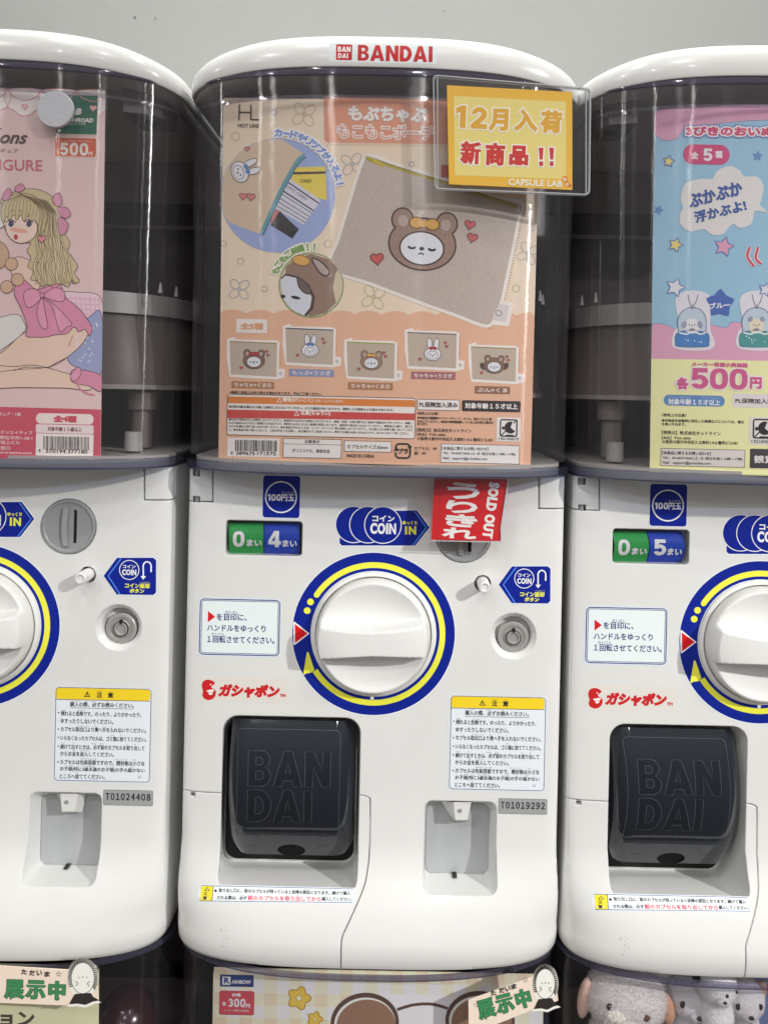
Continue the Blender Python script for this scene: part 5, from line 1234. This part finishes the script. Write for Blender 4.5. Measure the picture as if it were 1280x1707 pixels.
ik.num('1', 768, 194.5, 17, 37, GOLD, 3, WO, 2.2, 2.5); ik.num('2', 798.5, 196.5, 27, 36.5, GOLD, 3, WO, 2.2, 2.5)
for t, u, v, w_, h_ in (('月', 831, 199.5, 32, 37), ('入', 876.5, 200.5, 38.5, 36), ('荷', 918.5, 203, 36, 38)): ik.text(t, u, v, w_, h_, GOLD, 3, bold=2.0, out=WO, ow=2.2, rot=2.5)
for t, u, v, w_, h_ in (('新', 784.5, 254.5, 34, 38), ('商', 825, 257, 33, 38), ('品', 864.5, 259, 32, 33)): ik.text(t, u, v, w_, h_, RD2, 3, bold=1.9, out=WO, ow=2.2, rot=2.5)
for u in (901.5, 919): ik.poly([(u - 4, 246), (u + 4, 246.4), (u + 2.6, 266), (u - 2.4, 266)], RD2, 3); ik.rect(u - 3.2, 269, u + 3.4, 276.6, RD2, 3); ik.poly([(u - 6.2, 243.8), (u + 6.2, 244.2), (u + 5.4, 279), (u - 5.2, 278.6)], WO, 2.5)
ik.text('CAPSULE LAB', 892, 304.8, 90, 11.2, (238, 226, 204), 3, bold=.5, rot=2.2)
for u, v, r in ((941.5, 298, 5), (945.5, 306.5, 4.2)): ik.circ(u, v, r, (222, 126, 40), 3, 0, 20); ik.circ(u - .5, v + 1, r * .55, (236, 226, 206), 3.4, 0, 16); ik.circ(u, v + 1, 1, (150, 70, 20), 3.8, 0, 8)
ik.circ(950, 309, 2.4, (206, 100, 40), 3.2, 0, 12)
pr = ik.build('print', lambda u, v, off: hm(u, v, off), None, ho, 1.0e-4, 0, .00025); join(card, pr)
tag(card, 'yellow arrival card with gold and red lettering, in the acrylic holder', 'card')

# sold out card hanging over the coin slot
SY = -.0125
sm = lambda u, v, off=0: on_plane(u, v, SY - off, 0, .06)
so = sm(782, 900)
m = MB(); prism(m, [sm(u, v) for u, v in ((724.5, 788), (846.5, 790), (833.8, 902), (718.6, 899.6))], .0006); ik = Ink(1.0); sold = m.build('sold_out_card', ik.m((196, 28, 36)), None, so, smooth=False); sold.location = so
SW = (226, 220, 216)
SOLD = {'う': (772, 818.5, 54, 28), 'り': (769.5, 845.5, 52, 21), 'き': (768.5, 868, 53, 21), 'れ': (765.5, 889, 56, 18)}
for t, (u, v, w_, h_) in SOLD.items(): ik.text(t, u, v, w_, h_, SW, 2, bold=1.25, rot=4)
ik.text('SOLD OUT', 817.8, 851, 94, 17.5, SW, 2, bold=1.3, rot=97.5, sp=1.12)
ik.circ(836.5, 797, 1, SW, 2, 0, 8)
ik.line([(722, 895), (835.5, 897.4)], .6, (176, 40, 46), 1); ik.line([(734.5, 790), (727.5, 900)], .6, (168, 30, 36), 1)
pr = ik.build('print', lambda u, v, off: sm(u, v, off), None, so, 6e-5, 0, 4e-5); join(sold, pr)
tag(sold, 'red sold out card hanging over the coin slot of the middle machine', 'card')
m = MB(); prism(m, [sm(u, v, .0012) for u, v in ((723, 788), (848, 790), (835.8, 903.8), (716.6, 901.2))], .0004); sl = m.build('sleeve', ACRYL, sold, so, smooth=False)
m = MB(); prism(m, [sm(u, v, .0013) for u, v in ((833.8, 880), (848, 788), (849.2, 788.2), (836.4, 904.6), (716.4, 902), (716.8, 900.6), (835, 903))], .0006); m.build('sleeve_edge', ACRE, sold, so, smooth=False)

# white fuzzy pad stuck on the left case
def case_pt(u, v, x0):                             # on the outside of the case
    tr = front_only(.1598, -.0450, .060, 2.5, 161, x0); vs = [(x, y, z) for z in (-.1, .3) for x, y in tr]; fs = [(i, i + 1, 162 + i, 161 + i) for i in range(160)]
    return ray_mapper(vs, fs)(u, v, 0)
c = case_pt(93.5, 183, XL); m = MB(); m.lathe([(.0143, c.y + .0015), (.0143, c.y - .0012), (.0137, c.y - .0017), (.0004, c.y - .0018)], (c.x, c.z), 48)
FUZZ = pmat('fuzzy_pad', (.50, .50, .54), .9, bump=.6, bscale=700)
pd = m.build('fastener_pad', FUZZ, None, c); pd.location = c; tag(pd, 'round white fuzzy fastener pad stuck on the left machine case', 'pad')

# ------------------------------------------------------------------ lower row: what shows at the bottom edge
LY = -.0375 + .021
ik = Ink(1.15)
G1, G2, G3 = (222, 208, 182), (208, 194, 166), (222, 219, 212)
for i in range(27):
    for j in range(12):
        u0, v0 = 357 + i * 21, 1614 + j * 21; cc = G1 if (i + j) % 2 else (G3 if i % 2 else G2)
        if i % 2 == 0 and j % 2 == 0: cc = G2
        elif i % 2 == 1 and j % 2 == 1: cc = G3
        else: cc = G1
        dv = (i - 5) * .46
        ik.poly([(u0, v0 + dv), (u0 + 21, v0 + dv + .46), (u0 + 21, v0 + 21 + dv + .46), (u0, v0 + 21 + dv)], cc, .4)
ik.rect(367, 1625, 423, 1645, (38, 62, 110), 2); ik.rect(371, 1628, 384.5, 1641.5, (224, 222, 218), 2.5); ik.text('R', 378, 1634.6, 9, 10, (38, 62, 110), 3, bold=.6); ik.text('AINBOW', 402.5, 1637, 32, 6.4, (226, 224, 220), 3, bold=.3)
ik.rect(365.8, 1652, 423.8, 1692, (150, 50, 60), 2, True, 3); ik.rect(366.4, 1651.6, 423, 1690.8, (186, 72, 82), 2.4, True, 3); ik.text('全3種', 394, 1658.4, 15, 5.6, (232, 216, 212), 3, bold=.3); ik.text('各', 374, 1673, 6.6, 7, (232, 216, 212), 3, bold=.3); ik.num('300', 395, 1671.8, 29, 14, (234, 220, 216), 3); ik.text('円', 413.6, 1677, 6.8, 7, (232, 216, 212), 3, bold=.3); ik.text('メーカー希望小売価格', 394, 1684.6, 42, 4, (228, 206, 202), 3)
for u, v, s_ in ((498.5, 1664, 17), (525, 1699, 11)):
    P = [(u + s_ * (1 + .18 * math.cos(5 * a)) * math.cos(a), v + s_ * (1 + .18 * math.cos(5 * a)) * math.sin(a)) for a in [2 * math.pi * k / 60 for k in range(60)]]
    ik.poly(P, (206, 176, 74), 2); ik.line(P, 1.8, (164, 132, 50), 2.5, True); ik.circ(u, v, s_ * .3, (230, 216, 170), 2.8, 0, 16); ik.circ(u, v, s_ * .3, (176, 146, 60), 3.1, 1.1, 16)
ik.blob([(575, 1720), (590, 1680), (640, 1660), (700, 1658), (760, 1664), (790, 1690), (800, 1800), (580, 1800)], (226, 224, 218), 1.6)
for u, v, a_, b_, rt in ((608, 1705, 57, 50, -8), (800, 1702, 58, 50, 6)): ik.ell(u, v, a_, b_, (84, 64, 54), 2.2, rt, 60); ik.ell(u, v + 2, a_ - 6, b_ - 6, (222, 212, 198), 2.5, rt, 60); ik.ell(u + 2, v + 4, a_ - 8, b_ - 7.5, (134, 104, 82), 2.8, rt, 60)
ik.curve([(662, 1683), (690, 1675), (720, 1674), (746, 1681)], 5, (84, 64, 54), 3)
sheet('poster', ik, X0, [(356, 1620), (905, 1632), (905, 1860), (352, 1848)], G1, 'gingham poster with brown glasses, behind the tinted case under the middle machine', y0=LY)
ik = Ink(1.15)
ik.text('ション', 12, 1698, 92, 26, (72, 66, 58), 2, bold=1.2); ik.rect(-330, 1604, 164, 1640, (120, 116, 104), .6, True)
sheet('poster', ik, XL, [(-340, 1606), (165.5, 1616), (164, 1850), (-342, 1840)], (228, 218, 168), 'pale yellow poster with dark lettering, behind the tinted case under the left machine', y0=LY)

# on-display signs stuck on the lower cases
def display_sign(du, dv, rot, strip, hog, tx, kx, lab):
    c0 = Q(*kx[:2], -.05); yb = -.0345
    mp = lambda u, v, off=0: on_plane(u, v, yb - off, 0)
    ik = Ink(1.0)
    oc = mp(*kx[:2]); 
    m = MB(); prism(m, [mp(u, v) for u, v in strip], .0008); ob = m.build('display_sign', ik.m((226, 206, 190)), None, oc, smooth=False); ob.location = oc
    hu, hv, hw, hh = hog
    rim_ = [(hu + hw * .62 * math.cos(a), hv + hh * .60 * math.sin(a)) for a in [2 * math.pi * k / 48 for k in range(48)]]
    ik.poly(rim_, (222, 220, 214), .5)
    ik.ell(hu, hv, hw * .5, hh * .5, (224, 222, 216), 1.4)
    for k in range(34):
        a = R(150 + 240 * k / 33); r0, r1 = .47, .60
        ik.line([(hu + hw * r0 * math.cos(a), hv + hh * r0 * math.sin(a)), (hu + hw * r1 * math.cos(a + .1), hv + hh * r1 * math.sin(a + .1))], 2.0, (44, 40, 40), 2)
    ik.ell(hu, hv, hw * .47, hh * .47, (52, 48, 48), 2.3, 0, 40, .9)
    for s_ in (-1, 1): ik.circ(hu + s_ * hw * .16, hv - hh * .02, 1.0, (44, 40, 40), 2.6, 0, 10); ik.curve([(hu + s_ * hw * .30, hv + hh * .10), (hu + s_ * hw * .18, hv + hh * .16), (hu + s_ * hw * .28, hv + hh * .24)], 1.0, (44, 40, 40), 2.6)
    ik.circ(hu, hv - hh * .03, 1.1, (44, 40, 40), 2.6, 0, 10)
    st = [(hu - hw * .55, hv + hh * .78), (hu - hw * .38, hv + hh * .55), (hu - hw * .3, hv + hh * .47), (hu + hw * .32, hv + hh * .44), (hu + hw * .42, hv + hh * .56), (hu + hw * .66, hv + hh * .66), (hu + hw * .4, hv + hh * .70), (hu + hw * .1, hv + hh * .80), (hu - hw * .2, hv + hh * .76)]
    ik.poly([(hu + (p[0] - hu) * 1.12, hv + (p[1] - hv) * 1.1) for p in st], (222, 220, 214), .6); ik.poly(st, (48, 44, 42), 1.8)
    for t, (u, v) in zip('ただいま', tx): ik.text(t, u, v, 9.5, 9, (50, 46, 44), 2, bold=.45, rot=rot * .8)
    ku, kv, kw, kh = kx
    for i, t in enumerate('展示中'):
        o_ = (i - 1) * kw / 2.9; ik.text(t, ku + o_ * math.cos(R(rot)), kv + o_ * math.sin(R(rot)), kw * .31 if t != '中' else kw * .27, kh, (60, 128, 84), 3, bold=1.3, out=(40, 70, 50), ow=.8, rot=rot)
    b0 = strip[0]; d = Vector(strip[1]) - Vector(b0); d.normalize()
    for k in range(4):
        p = Vector(b0) + d * (6 + k * 9) + Vector((-d.y, d.x)) * (9 - k * .6); q_ = p + d * 7; r_ = p + d * 3.5 + Vector((-d.y, d.x)) * 6.5
        ik.line([tuple(p), tuple(q_), tuple(r_)], .9, (64, 58, 54), 2, True)
    star_ = [(hu - hw * .95 + 4.5 * (1 if k % 2 == 0 else .45) * math.cos(R(-90 + 36 * k)), hv - hh * .12 + 4.5 * (1 if k % 2 == 0 else .45) * math.sin(R(-90 + 36 * k))) for k in range(10)]
    ik.line(star_, .8, (90, 80, 74), 2, True); ik.ell(hu - hw * 1.0, hv + hh * .62, 3.6, 2.6, (90, 80, 74), 2, -30, 16, .8)
    pr = ik.build('print', mp, None, oc, 1.0e-4, 0, 5e-5); join(ob, pr)
    tag(ob, lab, 'sign')
display_sign(0, 0, -15, [(780.5, 1667.5), (888, 1629), (924, 1616), (930, 1668), (880, 1686), (846, 1700), (790, 1722), (781, 1716)], (908.5, 1640, 35, 54), [(822, 1655), (836, 1651), (846, 1648), (856, 1644.5)], (841, 1673, 93, 31), 'pink on-display sign with green lettering, tilted, under the middle machine')
display_sign(0, 0, 2, [(-40, 1608), (112, 1617), (160, 1610), (165, 1668), (110, 1676), (-42, 1670)], (138.5, 1630.5, 42, 56), [(41, 1620), (54, 1622), (66, 1622), (79, 1624)], (60, 1650, 103, 31), 'pink on-display sign with green lettering, level, under the left machine')

# plush dogs in the right lower case
def fuzz(m, n, length, seed, mi=0):                # short fibres standing on the skin
    rr_ = random.Random(seed); fs = [f for f in m.f if len(f) in (3, 4)]; base = list(m.v); V = []; F = []
    for _ in range(n):
        f = rr_.choice(fs); a, b_, c_ = base[f[0]], base[f[1]], base[f[2]]; d_ = base[f[-1]]
        s, t = rr_.random(), rr_.random(); p = a.lerp(b_, s).lerp(d_.lerp(c_, s), t); nn = (b_ - a).cross(d_ - a)
        if nn.length < 1e-12: continue
        nn.normalize(); ctr = sum(base, Vector()) / len(base)
        if nn.dot(p - ctr) < 0: nn = -nn
        q = Vector((rr_.uniform(-1, 1), rr_.uniform(-1, 1), rr_.uniform(-1, .6))); tip = p + (nn * .8 + q).normalized() * length * rr_.uniform(.5, 1.2); w_ = nn.cross(q).normalized() * length * .07
        i = len(V); V += [p - w_, p + w_, tip]; F.append((i, i + 1, i + 2))
    m.add(V, F, mi)
def plush(c, rx, ry, rz, fur, name_lab, ears, eyes, nose, patch=None, muz=True, tilt=0):
    c = Vector(c) + Vector((0, .018, 0)); base = c + Vector((0, .01, -rz * 2.4)); r = empty('plush_dog', base)
    rot = Matrix.Rotation(R(tilt), 3, 'Y')
    fm = pmat('fur_%d_%d_%d' % fur, tuple(min(.85, lin(x) / .8) for x in fur), .95, bump=1.0, bscale=420)
    m = MB()
    # head and body as one skin of revolution-like rings
    rings = []
    prof = [(-2.4, .55), (-2.2, .78), (-1.8, .88), (-1.4, .84), (-1.05, .72), (-.85, .70), (-.65, .82), (-.4, .95), (-.1, 1.0), (.2, .985), (.45, .90), (.65, .76), (.82, .56), (.93, .35), (.985, .15)]
    for h, w_ in prof:
        rings.append([c + rot @ Vector((rx * w_ * math.cos(a), ry * w_ * math.sin(a), rz * h)) for a in [2 * math.pi * k / 32 for k in range(32)]])
    m.loft(rings)
    if muz: m.ellipsoid(c + rot @ Vector((0, -ry * .82, -rz * .28)), (rx * .36, ry * .34, rz * .30), 20, 12)
    fuzz(m, 22000 if rx > .03 else 9000, rx * .085, int(rx * 1e5))
    m.build('body', fm, r, base, sharp=80, fixn=False)
    for (ex, ez, ew, eh, ecol, ang) in ears:
        m = MB(); m.ellipsoid(c + rot @ Vector((ex * rx, -.05 * ry, ez * rz)), (ew * rx, .35 * ew * rx + .003, eh * rz), 20, 12, 0, Matrix.Rotation(R(ang), 3, 'Y'))
        m.build('ear', pmat('plush_ear_%d_%d_%d' % ecol, tuple(lin(x) / .8 for x in ecol), .95, bump=.8, bscale=420), r, base, sharp=80)
    dk = pmat('plush_eye_brown', (.035, .022, .018), .5)
    def front(x, z): 
        k = 1 - x * x - z * z; return c + rot @ Vector((x * rx, -ry * math.sqrt(max(.02, k)) * .985, z * rz))
    for (x, z, s_) in eyes:
        m = MB(); m.ellipsoid(front(x, z), (s_, s_ * .4, s_ * 1.2), 16, 10); m.build('eye', dk, r, base)
    if nose:
        m = MB(); pn = c + rot @ Vector((0, -ry * 1.14, -rz * .20)); m.ellipsoid(pn, (nose, nose * .6, nose * .7), 16, 10); m.build('nose', dk, r, base)
        m = MB(); pm = pn + Vector((0, .001, -nose * 1.8)); m.tube([pm + Vector((nose * t, .0006 * abs(t), -nose * .5 * (1 - abs(t) * 1.2))) for t in (-1, -.5, 0, .5, 1)], nose * .16); m.build('mouth', dk, r, base)
    for (x, z, a_, b_, pc) in patch or ():
        m = MB(); m.ellipsoid(front(x, z), (a_ * rx, a_ * rx * .35, b_ * rz), 20, 12); m.build('fur_patch', pmat('patch_%d_%d_%d' % pc, tuple(lin(x) / .8 for x in pc), .95, bump=.8, bscale=420), r, base, sharp=80)
    tag(r, name_lab, 'plush toy', 'plush dogs in the lower right case'); return r
GF = (206, 202, 198); WF = (232, 229, 224)
plush(Q(1052, 1688, -.006), .034, .026, .023, GF, 'big grey fluffy plush dog with tan ears and brown patched eye', [(-1.02, -.15, .17, .75, (214, 182, 164), 8), (1.02, -.30, .20, .6, (196, 150, 120), -14)], [(-.56, .22, .0026)], .0034, [(.30, .05, .10, .13, (96, 66, 48))], True, 3)
plush(Q(1108, 1654, .022), .018, .016, .0135, WF, 'small white plush dog with a brown patch, topmost behind the big grey dog', [(.42, .55, .30, .35, (110, 86, 62), 0)], [(-.3, -.1, .0014), (.3, -.1, .0014)], .0018)
plush(Q(1163, 1686, .006), .021, .019, .0165, (210, 210, 212), 'pale grey plush dog with dark button eyes, between the big grey and white ones', [(-.75, .55, .22, .35, (186, 186, 190), -20), (.75, .55, .22, .35, (186, 186, 190), 20)], [(-.56, .18, .0026), (.60, .20, .0026)], .0026)
plush(Q(1208, 1666, -.012), .0165, .016, .0150, WF, 'small white plush dog with one black ear, on the grey dogs', [(-.45, .20, .24, .42, (42, 38, 38), 12), (-1.05, .35, .20, .35, (48, 44, 44), -30)], [(.15, .05, .0015), (.72, .05, .0015)], .0017)
plush(Q(1250, 1687, .006), .019, .018, .0165, (208, 205, 205), 'pale grey plush dog with a tan ear at the right frame edge', [(.85, .35, .26, .50, (196, 156, 126), 20), (-.8, .5, .2, .3, (186, 186, 190), -20)], [(-.48, .12, .0024), (.5, .12, .0024)], .0024)
m = MB(); a = [Q(u, v, .06) for u, v in ((985, 1600), (1420, 1612), (1420, 1860), (985, 1850))]; prism(m, a, .001); oc = a[3]
bc = m.build('backing_card', ink((96, 108, 140), 1.3), None, oc, smooth=False); bc.location = oc; tag(bc, 'blue grey backing card behind the plush dogs', 'card')
for i, (u, v) in enumerate(((212, 1700),)):
    c = Q(u, v, .04); m = MB(); m.ellipsoid(c, (.026, .026, .026), 32, 20); cp = m.build('toy_capsule', pmat('capsule_red', (.035, .010, .012), .2, coat=.3), None, c); cp.location = c; tag(cp, 'dark red toy capsule inside the tinted case at lower left', 'capsule')
for r_ in list(bpy.data.meshes):
    if r_.users == 0: bpy.data.meshes.remove(r_)
